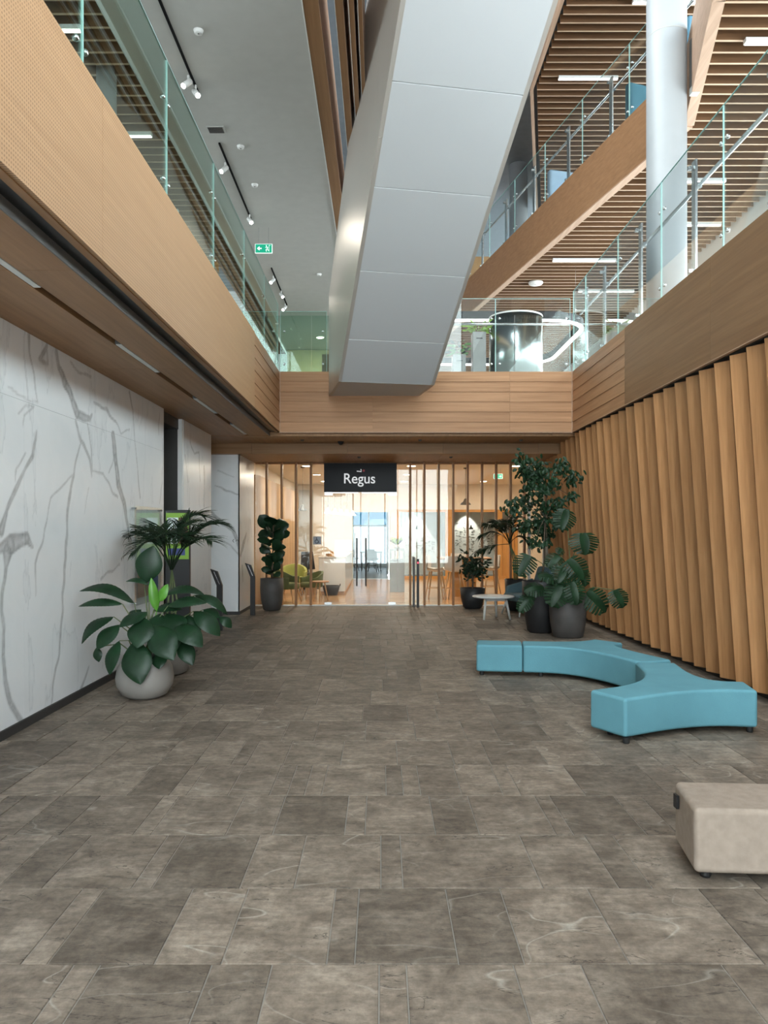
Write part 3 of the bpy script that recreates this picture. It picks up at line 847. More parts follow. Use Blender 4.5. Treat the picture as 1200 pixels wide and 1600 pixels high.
def side(off, y_end, name):
    n = Vector((-0.983, -0.182, 0)) * 0.05
    cuts = [3.9, 8.44, y_end]
    for a, b in zip(cuts, cuts[1:]):
        mids = [z for z in (11.82,) if a < z < b]
        bot = [SL(z) + off for z in [a + 0.002] + mids + [b - 0.002]]
        top = [Vector((SL(z).x, z, HC + 2.744 + 0.6012 * (11.05 - z) + 2.47)) + off for z in (b - 0.002, a + 0.002)]
        poly = bot + top
        if off.x > 0: nn = -n
        else: nn = n
        k = len(poly)
        vs = poly + [p + nn for p in poly]
        fs = [tuple(range(k)), tuple(range(2 * k - 1, k - 1, -1))] + [(i, (i + 1) % k, k + (i + 1) % k, k + i) for i in range(k)]
        fixn(MB().add(vs, fs).build(name, M_STAIRS, st))


side(Vector((0, 0, 0)), ye, 'side_panel')
side(SV, ye - 0.26, 'side_panel')
steps = MB()
zz = 12.9; hh = ZF
while zz > 4.4 and hh < 8.0:
    c0 = Vector((-0.461 - 0.185 * (zz - 11.05), zz, 0)) + Vector((0.01, 0, 0))
    w_ = SV * 0.985; d_ = Vector((0.054, -0.29, 0))
    q_ = [c0 + d_, c0 + d_ + w_, c0 + w_, c0]
    if zz > 12.5: pass
    else:
        st_o = fixn(MB().hexa([(p.x, p.y, hh - 0.04) for p in q_], [(p.x, p.y, hh) for p in q_]).build('tread', M_OAKX, st))
    zz -= 0.285; hh += 0.171

# ================================================================== BALUSTRADES
def ball(mb, c, r, n=8):
    prof = [(max(0.001, r * math.sin(math.pi * i / 6)), -r * math.cos(math.pi * i / 6)) for i in range(7)]
    return mb.lathe(prof, n, c)


def balustrade(name, label, pts, z0, z1, seams, mat, posts=None, rail=None, clamps=True, inward=(1, 0)):
    """pts: two plan points; seams: distances along; posts: distances along of steel posts set back by inward"""
    e = empty(name); tag(e, label, 'balustrade')
    p, q_ = Vector(pts[0]), Vector(pts[1]); d = (q_ - p).normalized(); n = Vector((d.y, -d.x)) * 0.006
    inn = Vector(inward)
    for a, b in zip(seams, seams[1:]):
        A, B = p + d * (a + 0.004), p + d * (b - 0.004)
        c = [A - n, B - n, B + n, A + n]
        fixn(MB().hexa([(v.x, v.y, z0) for v in c], [(v.x, v.y, z1) for v in c]).build('glass_panel', mat, e))
        for X_ in (A, B):       # polished vertical edge of the sheet
            c = [X_ - n - d * 0.0025, X_ - n + d * 0.0025, X_ + n + d * 0.0025, X_ + n - d * 0.0025]
            fixn(MB().hexa([(v.x, v.y, z0) for v in c], [(v.x, v.y, z1) for v in c]).build('glass_edge', M_GEDGE, e))
        c = [A - n, B - n, B + n, A + n]
        fixn(MB().hexa([(v.x, v.y, z1) for v in c], [(v.x, v.y, z1 + 0.006) for v in c]).build('top_edge', M_GEDGE, e))
        if clamps:
            mb = MB()
            for s_ in (a + 0.07, b - 0.07):
                for zz_ in (z0 + 0.14, z1 - 0.33):
                    v = p + d * s_; ball(mb, (v.x + inn.x * 0.01, v.y + inn.y * 0.01, zz_), 0.022)
            mb.build('clamp', M_STEEL, e, True, kind='stuff')
    if posts:
        for s_ in posts:
            v = p + d * s_ + inn * 0.07
            rot = Matrix.Rotation(math.atan2(d.y, d.x), 3, 'Z')
            po = MB().obox((v.x, v.y, (z0 + z1 - 0.12) / 2), (0.10, 0.024, z1 - 0.12 - z0), m=rot).build('post', M_STEEL, e)
            for zz_ in (z0 + 0.06, z1 - 0.2): MB().obox((v.x - inn.x * 0.04, v.y - inn.y * 0.04, zz_), (0.05, 0.06, 0.035), m=rot).build('glass_clamp', M_STEEL, po)
            MB().obox((v.x + inn.x * 0.05, v.y + inn.y * 0.05, rail), (0.05, 0.05, 0.05), m=rot).build('rail_bracket', M_STEEL, po)
    if rail:
        a = p + inn * 0.12; b = q_ + inn * 0.12
        MB().tube([(a.x, a.y, rail), (b.x, b.y, rail)], 0.021, 10).build('handrail', M_STEEL, e, True)
    return e


balustrade('glass_balustrade', 'green-tinted frameless glass balustrade along the left balcony', ((XE - 0.03, -1), (XE - 0.03, YE)), ZF, 5.43,
           [0, 1.9, 3.7, 5.5, 7.27, 9.03, 10.83, 12.55, 14.08], M_GLASS, inward=(-1, 0), clamps=True)
balustrade('glass_balustrade', 'short glass balustrade left of the staircase foot at the far end', ((XE, YE + 0.03), (-0.88, YE + 0.03)), ZF, 5.33, [0, 0.80], M_GLASS, inward=(0, 1))
balustrade('glass_balustrade', 'glass balustrade right of the staircase foot at the far end', ((0.62, YE + 0.03), (XR, YE + 0.03)), ZF, 5.55, [0, 1.34, 2.62], M_GLASSR, inward=(0, 1), rail=5.15)
balustrade('glass_balustrade', 'glass balustrade with steel posts along the right gallery first floor', ((XR + 0.02, -1), (XR + 0.02, YE)), ZF, 5.66,
           [0, 1.7, 3.4, 5.0, 6.65, 8.35, 9.98, 11.62, 13.3, 14.08], M_GLASSR, posts=[2.6, 4.2, 5.85, 7.5, 9.2, 10.9, 12.5, 13.5], rail=5.28)
pa, pb = Vector((4.20, 10.6)), Vector((1.90, 21.6))
balustrade('glass_balustrade', 'glass balustrade with steel posts on the second floor gallery', ((4.22, 10.62), (1.92, 21.6)), 8.08, 9.25,
           [0, 1.5, 3.1, 4.7, 6.3, 7.9, 9.5, 11.1], M_GLASSR, posts=[0.6, 2.2, 3.8, 5.4, 7.0, 8.6, 10.2], rail=8.95, inward=(0.98, 0.2))

# ================================================================== COLUMNS
def column(label, x, y, z0, z1, r, ring=None):
    e = empty('column', (x, y, z0)); tag(e, label, 'column')
    MB().lathe([(r + 0.004, 0), (r + 0.004, 0.04), (r, 0.042), (r, z1 - z0)], 40).build('shaft', M_COLUMN, e, True, angle=30)
    if ring: MB().lathe([(r + 0.001, ring - z0 - 0.006), (r + 0.003, ring - z0), (r + 0.001, ring - z0 + 0.006)], 40, close=False).build('joint_ring', M_PLASTER, e, True)
    return e


M_COLUMN = plain('column_paint', (0.36, 0.38, 0.39), 0.45, var=0.02)
column('large round white column rising past the right gallery', 3.72, 10.0, 4.292, 11.19, 0.25, ring=8.0)
column('slim white column in the left first floor room', -3.25, 9.1, 4.292, 7.15, 0.115)
column('white column seen beyond the second floor gallery beam', 3.62, 20.2, 8.05, 11.19, 0.24)
spk = empty('column_speaker', (4.005, 9.80, 7.25)); tag(spk, 'slim dark speaker box on the side of the round column', 'speaker')
MB().box(-0.05, 0.05, -0.05, 0.05, 0, 0.62).build('body', M_DARK, spk, bevel=0.01)
MB().box(-0.05, 0.05, -0.05, 0.05, -0.09, -0.002).build('bracket', M_PLASTER, spk)

# ================================================================== SHOPFRONT
wf = empty('window_1'); struct(wf, 'glass shopfront of the office behind timber mullions', 'window')
MB().box(-2.64, 3.42, YG - 0.05, YG + 0.05, 0.0, 0.022).build('sill', M_WHITE, wf)
MB().box(-2.64, 3.42, YG - 0.04, YG + 0.05, 2.985, 3.019).build('head_rail', M_MULL, wf)
for a, b in ((-2.64, -1.215), (0.365, 1.52), (1.528, 2.43), (2.438, 3.42)):
    MB().box(a, b, YG - 0.006, YG + 0.006, 0.022, 2.985).build('pane', M_GLASSF, wf)
MB().box(-1.20, 0.35, YG - 0.006, YG + 0.006, 2.385, 2.985).build('pane', M_GLASSF, wf)
for px in (417, 440.5, 462.7, 486, 641, 663, 685.5, 708, 730.5, 753, 775, 797.5, 819):
    x = (px - VX) * 16.1 / FPX
    MB().box(x - 0.021, x + 0.021, 16.02, 16.14, 0.024, 3.018).build('mullion', M_MULL, wf)
MB().box(3.08, 3.13, 16.05, 16.15, 0.0, 3.0).build('end_post', M_WHITE, wf)
for nm, lab, x0, x1, hx in (('door_1', 'left leaf of the glass entrance doors', -1.205, -0.43, -0.505), ('door_2', 'right leaf of the glass entrance doors', -0.422, 0.352, -0.315)):
    d = empty(nm, (x0, YG, 0)); struct(d, lab, 'door')
    MB().box(0.01, x1 - x0 - 0.005, -0.006, 0.006, 0.03, 2.375).build('pane', M_GLASSF, d)
    MB().tube([(hx - x0, -0.06, 0.42), (hx - x0, -0.06, 1.43)], 0.017, 10).build('handle', M_DARK, d, True)
    px0 = 0.02 if x0 < -1 else x1 - x0 - 0.19
    MB().box(px0, px0 + 0.17, -0.018, 0.018, 2.33, 2.40).build('patch_fitting', M_STEEL, d)
    MB().box(px0, px0 + 0.15, -0.018, 0.018, 0.022, 0.075).build('patch_fitting', M_STEEL, d)
    MB().box(0.05 if x0 < -1 else 0.02, x1 - x0 - 0.05, -0.012, 0.012, 2.378, 2.392).build('top_rail', M_STEEL, d)

M_SIGN = plain('sign_black', (0.006, 0.006, 0.007), 0.3, var=0.0, spec=0.08)
M_SIGNW = plain('sign_white', (0.62, 0.63, 0.64), 0.5, emit=0.35, ecol=(0.8, 0.8, 0.8))
M_SIGNR = plain('sign_red', (0.30, 0.01, 0.02), 0.5, emit=0.05)
sg = empty('signboard', (-0.43, YG - 0.05, 2.70)); tag(sg, 'black signboard with white lettering above the glass doors', 'sign')
MB().box(-0.765, 0.765, -0.012, 0.012, -0.305, 0.305).build('board', M_SIGN, sg)
text_mesh('lettering', 'Regus', 0.30, 0.004, M_SIGNW, sg, (-0.02, -0.016, -0.03), (R(90), 0, 0), offset=0.002, xscale=0.95)
lm = MB(); lm.tube([(-0.075, -0.016, 0.135), (0.02, -0.016, 0.125), (0.012, -0.016, 0.175)], 0.011, 6); lm.build('logo_tick', M_SIGNW, sg)
MB().lathe([(0.024, -0.003), (0.024, 0.003)], 16).build('logo_dot', M_SIGNR, sg).matrix_local = Matrix.Translation((0.07, -0.016, 0.145)) @ Matrix.Rotation(R(90), 4, 'X')

# ================================================================== OFFICE BEHIND THE GLASS
M_OFLOOR = wood('office_floor', (0.42, 0.26, 0.14), (0.58, 0.38, 0.21), 'x', rough=0.16, spec=0.6)
M_CREAM = plain('cream_wall', (0.74, 0.68, 0.58), 0.6, var=0.02)
M_ORANGE = wood('orange_timber', (0.48, 0.24, 0.07), (0.60, 0.32, 0.11), 'z', tone=0.03)
of = MB().box(-3.2, 5.4, YG + 0.06, 25.0, -0.1, 0.0).build('floor_office', M_OFLOOR); struct(of, 'polished timber floor of the office', 'floor')
oc = MB().box(-3.2, 5.4, YG + 0.12, 25.0, 3.08, 3.2).build('ceiling_office', M_CREAM); struct(oc, 'cream ceiling of the office', 'ceiling')
ol = MB().box(-3.3, -2.75, YG + 0.12, 25, 0, 3.08).build('wall_office_left', M_CREAM); struct(ol, 'timber-boarded left wall of the office', 'wall')
mbd = MB().hexa([(-0.02, -0.15, 0), (0.05, 0.13, 0), (0.02, 0.145, 0), (-0.05, -0.14, 0)], [(-0.02, -0.15, 2.78), (0.05, 0.13, 2.78), (0.02, 0.145, 2.78), (-0.05, -0.14, 2.78)])
M_CLAD = wood('tan_cladding', (0.46, 0.31, 0.18), (0.58, 0.41, 0.26), 'z', tone=0.12)
mbm = mbd.mesh('cladding_board', M_CLAD)
for i in range(24): link_mesh('cladding_board', mbm, ol, (-2.66, 16.55 + i * 0.33, 0.0))
orr = MB().box(5.3, 5.5, YG + 0.12, 27.6, 0, 3.08).build('wall_office_right', M_CREAM); struct(orr, 'cream right wall of the office', 'wall')
op = MB().box(3.42, 5.3, YG + 0.02, YG + 0.12, 0, 3.2).build('wall_office_front', M_CREAM); struct(op, 'office wall behind the timber fins', 'wall')
bw = MB()
for b_ in ((-2.75, -0.875, 0, 3.08), (0.29, 0.52, 0, 3.08), (4.45, 5.3, 0, 3.08), (-0.875, 0.29, 2.18, 3.08), (0.52, 4.45, 2.24, 3.08)):
    bw.box(b_[0], b_[1], 25.0, 25.12, b_[2], b_[3])
bwo = bw.build('wall_office_back', M_CREAM); struct(bwo, 'cream back wall of the office with openings', 'wall')
MB().box(-2.66, -2.2, 24.94, 24.995, 0, 2.9).build('grey_panel', M_PLASTER, bwo)
bt = empty('window_2'); struct(bt, 'timber-framed glass booths in the office back wall', 'window')
for b_ in ((0.52, 4.45, 2.18, 2.26), (0.52, 4.45, 0.0, 0.10), (0.52, 0.60, 0.1, 2.18), (2.10, 2.34, 0.1, 2.18), (3.78, 3.95, 0.1, 2.18), (4.36, 4.45, 0.1, 2.18)):
    MB().box(b_[0], b_[1], 24.97, 25.10, b_[2], b_[3]).build('frame', M_ORANGE, bt)
for b_ in ((0.60, 2.10), (2.34, 3.78)):
    MB().box(b_[0], b_[1], 25.02, 25.03, 0.1, 2.18).build('pane', M_GLASSR, bt)
MB().box(3.96, 4.35, 25.0, 25.04, 0.1, 1.5).build('door_leaf', M_ORANGE, bt)
bo = MB().box(0.3, 5.3, 27.5, 27.6, 0, 3.08).build('wall_booth', M_WHITE); struct(bo, 'white booth wall with a printed graphic', 'wall')
bf_ = MB().box(0.3, 5.3, 25.0, 27.5, -0.1, 0.0).build('floor_booth', M_DARK); struct(bf_, 'dark carpet of the glass booths', 'floor')
bc = MB().box(0.3, 5.3, 25.12, 27.5, 2.6, 2.7).build('ceiling_booth', M_WHITE); struct(bc, 'white ceiling of the glass booths', 'ceiling')
bs = MB().box(2.18, 2.26, 25.12, 27.5, 0, 2.6).build('wall_booth_divider', M_WHITE); struct(bs, 'divider between the two glass booths', 'wall')
rg = random.Random(11); gm = MB()
for cx in [0.75 + 0.14 * i for i in range(31)]:
    if 2.0 < cx < 2.5: continue
    zb = rg.uniform(0.6, 1.0); zt = zb + rg.uniform(0.3, 1.0)
    z = zb
    while z < zt:
        if rg.random() < 0.8:
            for _ in range(3):
                w, h = (rg.uniform(0.02, 0.1), 0.012) if rg.random() < 0.5 else (0.012, rg.uniform(0.02, 0.06))
                x0 = cx + rg.uniform(-0.05, 0.03); z0 = z + rg.uniform(0, 0.05)
                gm.box(x0, x0 + w, 27.494, 27.499, z0, z0 + h)
        z += 0.085
gm.build('wall_graphic', M_BLACK, bo, kind='stuff')
for i, x in enumerate((1.2, 3.05)):
    l = bpy.data.lights.new('booth_spot', 'SPOT'); l.energy = 110; l.color = (1, 0.94, 0.84); l.spot_size = R(62); l.spot_blend = 0.25; l.shadow_soft_size = 0.04
    e = empty('booth_downlight', (x, 27.12, 2.585)); tag(e, ['downlight washing the wall of the left glass booth', 'downlight washing the wall of the right glass booth'][i], 'lamp')
    MB().lathe([(0.05, 0), (0.06, 0.014)], 16).build('rim', M_STEEL, e)
    o = bpy.data.objects.new('booth_spot', l); COL.objects.link(o); o.parent = e; o.location = (0, 0, -0.03); o.rotation_euler = (R(8), 0, 0)
# office downlights
lab_d = [['in the front row at the left', 'in the front row by the doors', 'in the front row at the right'], ['in the middle row at the left', 'in the middle row by the doors', 'in the middle row at the right'],
         ['in the back row at the left', 'in the back row by the doors', 'in the back row at the right']]
M_DL = emitter('downlight_lens', (1, 0.86, 0.66), 12)
for j, yy in enumerate((17.6, 20.4, 23.2)):
    for i, xx in enumerate((-1.7, 0.7, 3.1)):
        e = empty('office_downlight', (xx, yy, 3.07)); tag(e, 'round office ceiling downlight ' + lab_d[j][i], 'ceiling lamp', 'office downlights')
        MB().lathe([(0.11, -0.008), (0.125, 0.008)], 20).build('rim', M_WHITE, e, True)
        MB().lathe([(0.001, -0.011), (0.10, -0.010)], 20, close=False).build('lens', M_DL, e)
        l = bpy.data.lights.new('downlight', 'AREA'); l.shape = 'DISK'; l.size = 0.2; l.energy = 22; l.color = (1.0, 0.87, 0.70)
        o = bpy.data.objects.new('downlight', l); COL.objects.link(o); o.parent = e; o.location = (0, 0, -0.02)
# bright meeting room beyond the door opening
mr_ = MB().box(-3.2, 0.25, 25.12, 33.0, -0.1, 0.0).build('floor_meeting', plain('grey_floor', (0.40, 0.44, 0.44), 0.25)); struct(mr_, 'grey floor of the meeting room', 'floor')
mrw = MB(); mrw.box(-3.3, -3.2, 25.1, 33, 0, 3.0).box(0.25, 0.298, 25.12, 33, 0, 3.0)
mrl = MB().box(-3.3, -3.2, 25.13, 33, 0, 3.0).build('wall_meeting_left', M_WHITE); struct(mrl, 'white left wall of the meeting room', 'wall')
mrr = MB().box(0.25, 0.298, 27.6, 33, 0, 3.0).build('wall_meeting_right', M_WHITE); struct(mrr, 'white right wall of the meeting room', 'wall')
mrc = MB().box(-3.3, 0.3, 25.12, 33, 3.0, 3.1).build('ceiling_meeting', M_PLASTER); struct(mrc, 'grey ceiling of the meeting room', 'ceiling')
mw = empty('window_3'); struct(mw, 'large bright window of the meeting room', 'window')
M_FROST = glass('frosted_film', (0.26, 0.28, 0.29), rough=0.3)
M_SKYB = glass('blue_glass', (0.05, 0.14, 0.19))
for x0, x1 in ((-3.2, -2.0), (-1.94, -0.55), (-0.49, 0.25)):
    MB().box(x0, x1, 33.0, 33.01, 0.15, 1.75).build('pane', M_FROST, mw); MB().box(x0, x1, 33.0, 33.01, 1.81, 2.6).build('pane', M_SKYB, mw)
for b_ in ((-3.2, 0.25, 1.75, 1.81), (-3.2, 0.25, 0.0, 0.15), (-3.2, 0.25, 2.6, 3.0), (-2.0, -1.94, 0.15, 2.6), (-0.55, -0.49, 0.15, 2.6)):
    MB().box(b_[0], b_[1], 32.98, 33.04, b_[2], b_[3]).build('frame', M_WHITE, mw)
portal('sky_portal', (-1.45, 32.95, 1.4), (R(-90), 0, 0), 3.4, 2.4)
d3_ = empty('door_3', (-0.875, 25.0, 0)); struct(d3_, 'open glass door at the meeting room', 'door')
MB().box(-0.01, 0.01, -0.85, 0.0, 0.02, 2.15).build('pane', M_GLASSF, d3_)
MB().tube([(0.05, -0.75, 0.5), (0.05, -0.75, 1.5)], 0.017, 8).build('handle', M_DARK, d3_, True)
MB().box(0.28, 0.30, 24.9, 24.96, 1.2, 2.05).build('door_pull', M_DARK, bwo)


def stool(name, label, loc, rz, shell, legm, seat_h=0.66, group=None):
    e = empty(name, loc, rz); tag(e, label, 'stool' if seat_h > 0.6 else 'chair', group)
    s = MB()
    nseg = 10
    prof = [(-0.21, seat_h + 0.02), (0.0, seat_h - 0.02), (0.17, seat_h + 0.01), (0.22, seat_h + 0.12), (0.24, seat_h + 0.34)]
    for th in (0, 0.02):
        pass
    vs = []; fs = []
    for k, off in enumerate((0, 0.022)):
        for (yy, zz) in prof:
            for i in range(nseg + 1):
                u = -1 + 2 * i / nseg
                w = 0.22 * (1 - 0.12 * max(0, (zz - seat_h) / 0.34))
                vs.append((u * w, yy - off * (1 if zz > seat_h + 0.05 else 0) - 0.05 * u * u * (1 if zz > seat_h + 0.05 else 0), zz + 0.06 * u * u * (1 if zz < seat_h + 0.05 else 0.0) - off * (0 if zz > seat_h + 0.05 else 1)))
    m_ = len(prof); W_ = nseg + 1
    for k in range(2):
        for j in range(m_ - 1):
            for i in range(nseg):
                a = k * m_ * W_ + j * W_ + i; fs.append((a, a + 1, a + W_ + 1, a + W_))
    s.add(vs, fs); s.build('shell', shell, e, True)
    for sx in (-1, 1):
        for sy in (-1, 1):
            MB().tube([(sx * 0.12, sy * 0.12, seat_h - 0.03), (sx * 0.21, sy * 0.21, 0.0)], [0.02, 0.014], 8).build('leg', legm, e, True)
    fr_ = MB(); h = 0.25; k_ = 0.21 - 0.09 * (h / (seat_h))
    for a, b in (((-k_, -k_), (k_, -k_)), ((k_, -k_), (k_, k_)), ((k_, k_), (-k_, k_)), ((-k_, k_), (-k_, -k_))):
        fr_.tube([(a[0], a[1], h), (b[0], b[1], h)], 0.009, 6)
    fr_.build('footrest', legm, e)
    return e


M_SHELL = plain('white_shell', (0.72, 0.70, 0.66), 0.45)
M_OAKL = wood('light_oak_leg', (0.45, 0.27, 0.13), (0.60, 0.39, 0.21), 'z')
stool('counter_stool', 'white counter stool with oak legs left of the high table', (1.28, 17.9, 0), R(75), M_SHELL, M_OAKL)
stool('counter_stool', 'white counter stool with oak legs in front of the high table', (1.72, 17.75, 0), R(160), M_SHELL, M_OAKL)
stool('counter_stool', 'white counter stool with oak legs at the right end of the high table', (2.62, 18.4, 0), R(-80), M_SHELL, M_OAKL)
stool('counter_stool', 'white counter stool behind the high table by the booths', (2.0, 19.6, 0), R(0), M_SHELL, M_OAKL)
ht = empty('high_table', (2.0, 18.55, 0)); tag(ht, 'high oak table with panel base inside the glass office', 'table')
MB().box(-0.62, 0.62, -0.42, 0.42, 0.90, 0.94).build('tabletop', M_OAKX, ht, bevel=0.006)
MB().box(-0.28, 0.28, -0.2, 0.2, 0.0, 0.90).build('base', M_ORANGE, ht, bevel=0.006)
M_MCH = plain('dark_teal_shell', (0.03, 0.09, 0.11), 0.5)
stool('meeting_chair', 'dark teal chair at the left of the meeting room table', (-1.12, 29.9, 0), R(70), M_MCH, M_BLACK, 0.46)
stool('meeting_chair', 'dark teal chair in front of the meeting room table', (-0.32, 29.15, 0), R(170), M_MCH, M_BLACK, 0.46)
stool('meeting_chair', 'dark teal chair behind the meeting room table', (-0.42, 31.3, 0), R(10), M_MCH, M_BLACK, 0.46)
mt_ = empty('meeting_table', (-0.25, 30.15, 0)); tag(mt_, 'table in the bright meeting room beyond the glass doors', 'table')
MB().box(-0.55, 0.30, -0.5, 0.6, 0.71, 0.74).build('tabletop', M_WTABLE, mt_, bevel=0.005)
for a in ((-0.5, -0.35), (0.25, -0.35), (0.25, 0.55), (-0.5, 0.55)): MB().tube([(a[0], a[1], 0), (a[0], a[1], 0.71)], 0.02, 8).build('leg', M_BLACK, mt_)
# reception desk and what stands on and beside it
rd = empty('reception_desk', (-1.2, 19.2, 0)); tag(rd, 'white glossy reception desk inside the office', 'desk')
M_GLOSS = plain('gloss_white', (0.70, 0.69, 0.66), 0.15, var=0.02)
MB().box(-0.35, 0.31, 0.0, 4.6, 0.06, 0.90).build('body', M_GLOSS, rd, bevel=0.01)
MB().box(-0.37, 0.33, -0.02, 4.62, 0.90, 0.93).build('worktop', M_GLOSS, rd, bevel=0.005)
MB().box(-0.32, 0.28, 0.03, 4.55, 0.0, 0.06).build('plinth', M_BEAML, rd)
for i, x in enumerate((-0.22, -0.12)):
    b_ = empty('desk_box', (-1.2 + x + 0.08, 19.35 + 0.12 * i, 0.931)); tag(b_, ['small brown box at the front of the reception desk', 'orange box behind the brown one on the desk'][i], 'box')
    MB().box(-0.05, 0.05, -0.04, 0.04, 0, 0.07 + 0.05 * i).build('carton', M_ORANGE if i else M_BEAM, b_, bevel=0.003)
    MB().box(-0.052, 0.052, -0.042, 0.042, 0.07 + 0.05 * i, 0.082 + 0.05 * i).build('lid', M_BEAML, b_)
mo = empty('monitor', (-1.0, 20.6, 0.931)); tag(mo, 'white-backed monitor on the reception desk', 'monitor')
MB().box(-0.24, 0.24, -0.015, 0.015, 0.1, 0.40).build('screen', M_GLOSS, mo, bevel=0.008); MB().box(-0.02, 0.02, 0.016, 0.04, 0.008, 0.22).build('stem', M_STEEL, mo)
MB().box(-0.10, 0.10, -0.07, 0.09, 0, 0.008).build('foot', M_STEEL, mo)
tub = empty('tub_basket', (-1.22, 18.86, 0)); tag(tub, 'black flexible tub on the floor before the reception desk', 'basket')
MB().lathe([(0.001, 0.0), (0.155, 0.0), (0.19, 0.12), (0.22, 0.235), (0.21, 0.235), (0.18, 0.12), (0.145, 0.02), (0.001, 0.02)], 28, close=False).build('body', M_BLACK, tub, True)
for s_ in (-1, 1): MB().tube([(s_ * 0.215, -0.05, 0.225), (s_ * 0.225, -0.04, 0.27), (s_ * 0.225, 0.04, 0.27), (s_ * 0.215, 0.05, 0.225)], 0.011, 6).build('handle', M_BLACK, tub, True)
oc_ = empty('office_chair', (-1.86, 20.2, 0), R(20)); tag(oc_, 'dark mesh office chair left of the reception desk', 'chair')
MB().box(-0.22, 0.22, -0.22, 0.22, 0.42, 0.48).build('seat', M_DARK, oc_, bevel=0.02)
fixn(MB().hexa([(-0.20, 0.20, 0.55), (0.20, 0.20, 0.55), (0.20, 0.24, 0.55), (-0.20, 0.24, 0.55)], [(-0.16, 0.30, 1.02), (0.16, 0.30, 1.02), (0.16, 0.33, 1.02), (-0.16, 0.33, 1.02)]).build('backrest', M_BLACK, oc_, bevel=0.015))
MB().tube([(0, 0, 0.06), (0, 0, 0.42)], 0.03, 10).build('gas_lift', M_BLACK, oc_); MB().tube([(0, 0.18, 0.45), (0, 0.24, 0.58)], 0.02, 8).build('back_bracket', M_BLACK, oc_)
for k in range(5):
    q_ = 2 * math.pi * k / 5; MB().tube([(0, 0, 0.085), (0.28 * math.cos(q_), 0.28 * math.sin(q_), 0.045)], [0.022, 0.014], 6).build('leg', M_BLACK, oc_)
    ball(MB(), (0.28 * math.cos(q_), 0.28 * math.sin(q_), 0.026), 0.026).build('castor', M_RUBBER, oc_, True)
cbx = empty('carton', (-1.72, 18.95, 0)); tag(cbx, 'brown cardboard carton beside the black tub', 'box')
MB().box(-0.13, 0.13, -0.12, 0.12, 0, 0.27).build('body', M_BEAML, cbx, bevel=0.003); MB().box(-0.02, 0.02, -0.122, 0.122, 0.272, 0.275).build('tape', M_BEIGE, cbx)


def tub_chair(name, label, loc, rz, fab, legm, s=1.0):
    e = empty(name, loc, rz); e.scale = (s, s, s); tag(e, label, 'armchair')
    sh = MB(); n = 18; vs = []; fs = []
    for k, r in enumerate((0.33, 0.27)):
        for i in range(n + 1):
            q_ = R(-30) + R(240) * i / n
            top = 0.56 + 0.18 * max(0, math.sin(q_)) ** 1.0
            vs.append((r * math.cos(q_) * 1.0, r * math.sin(q_), 0.30)); vs.append((r * 1.12 * math.cos(q_), r * 1.12 * math.sin(q_), top))
    W_ = 2 * (n + 1)
    for i in range(n):
        a = 2 * i
        fs += [(a, a + 2, a + 3, a + 1), (W_ + a, W_ + a + 1, W_ + a + 3, W_ + a + 2), (a + 1, a + 3, W_ + a + 3, W_ + a + 1), (a, W_ + a, W_ + a + 2, a + 2)]
    fs += [(0, 1, W_ + 1, W_), (2 * n, W_ + 2 * n, W_ + 2 * n + 1, 2 * n + 1)]
    sh.add(vs, fs); fixn(sh.build('shell', fab, e, True, bevel=0.012))
    MB().lathe([(0.001, 0.30), (0.27, 0.30), (0.285, 0.34), (0.285, 0.40), (0.25, 0.43), (0.001, 0.435)], 28, close=False).build('seat', fab, e, True)
    for sx in (-1, 1):
        for sy in (-1, 1): MB().tube([(sx * 0.17, sy * 0.17, 0.31), (sx * 0.25, sy * 0.25, 0)], [0.018, 0.012], 8).build('leg', legm, e, True)
    return e


M_OLIVE = plain('olive_fabric', (0.10, 0.12, 0.045), 0.85); M_LIME = plain('lime_fabric', (0.42, 0.45, 0.14), 0.85)
tub_chair('tub_armchair', 'olive green tub armchair behind the fiddle leaf fig pot', (-2.08, 17.0, 0), R(75), M_OLIVE, M_OAKL)
tub_chair('tub_armchair', 'smaller olive tub armchair beside the low oak side table', (-1.66, 18.1, 0), R(-60), M_OLIVE, M_OAKL, 0.85)
tub_chair('tub_armchair', 'lime green tub armchair at the far left inside the office', (-2.2, 19.2, 0), R(0), M_LIME, M_OAKL)
stb = empty('side_table', (-1.36, 17.3, 0)); tag(stb, 'low round oak side table with three legs in the office', 'table')
MB().lathe([(0.001, 0.42), (0.19, 0.42), (0.20, 0.435), (0.19, 0.45), (0.001, 0.45)], 28, close=False).build('tabletop', M_OAKX, stb, True)
for k in range(3):
    q_ = 2 * math.pi * k / 3 + 0.5; MB().tube([(0.1 * math.cos(q_), 0.1 * math.sin(q_), 0.42), (0.19 * math.cos(q_), 0.19 * math.sin(q_), 0)], [0.016, 0.011], 8).build('leg', M_OAKL, stb, True)
kc = empty('steel_cabinet', (0.42, 19.9, 0)); tag(kc, 'tall grey steel stand with plant beside the office doors', 'cabinet')
M_CAB = plain('grey_steel_paint', (0.24, 0.24, 0.23), 0.3, metal=0.4)
MB().box(-0.19, 0.19, -0.15, 0.15, 0.0, 0.80).build('lower_door', M_CAB, kc, bevel=0.004); MB().box(-0.19, 0.19, -0.15, 0.15, 0.806, 1.12).build('upper_shelf', M_CAB, kc, bevel=0.004)
for x in (-0.11, 0.0, 0.11): MB().box(x - 0.035, x + 0.035, -0.156, -0.151, 0.86, 1.06).build('leaflet', M_WHITE, kc)


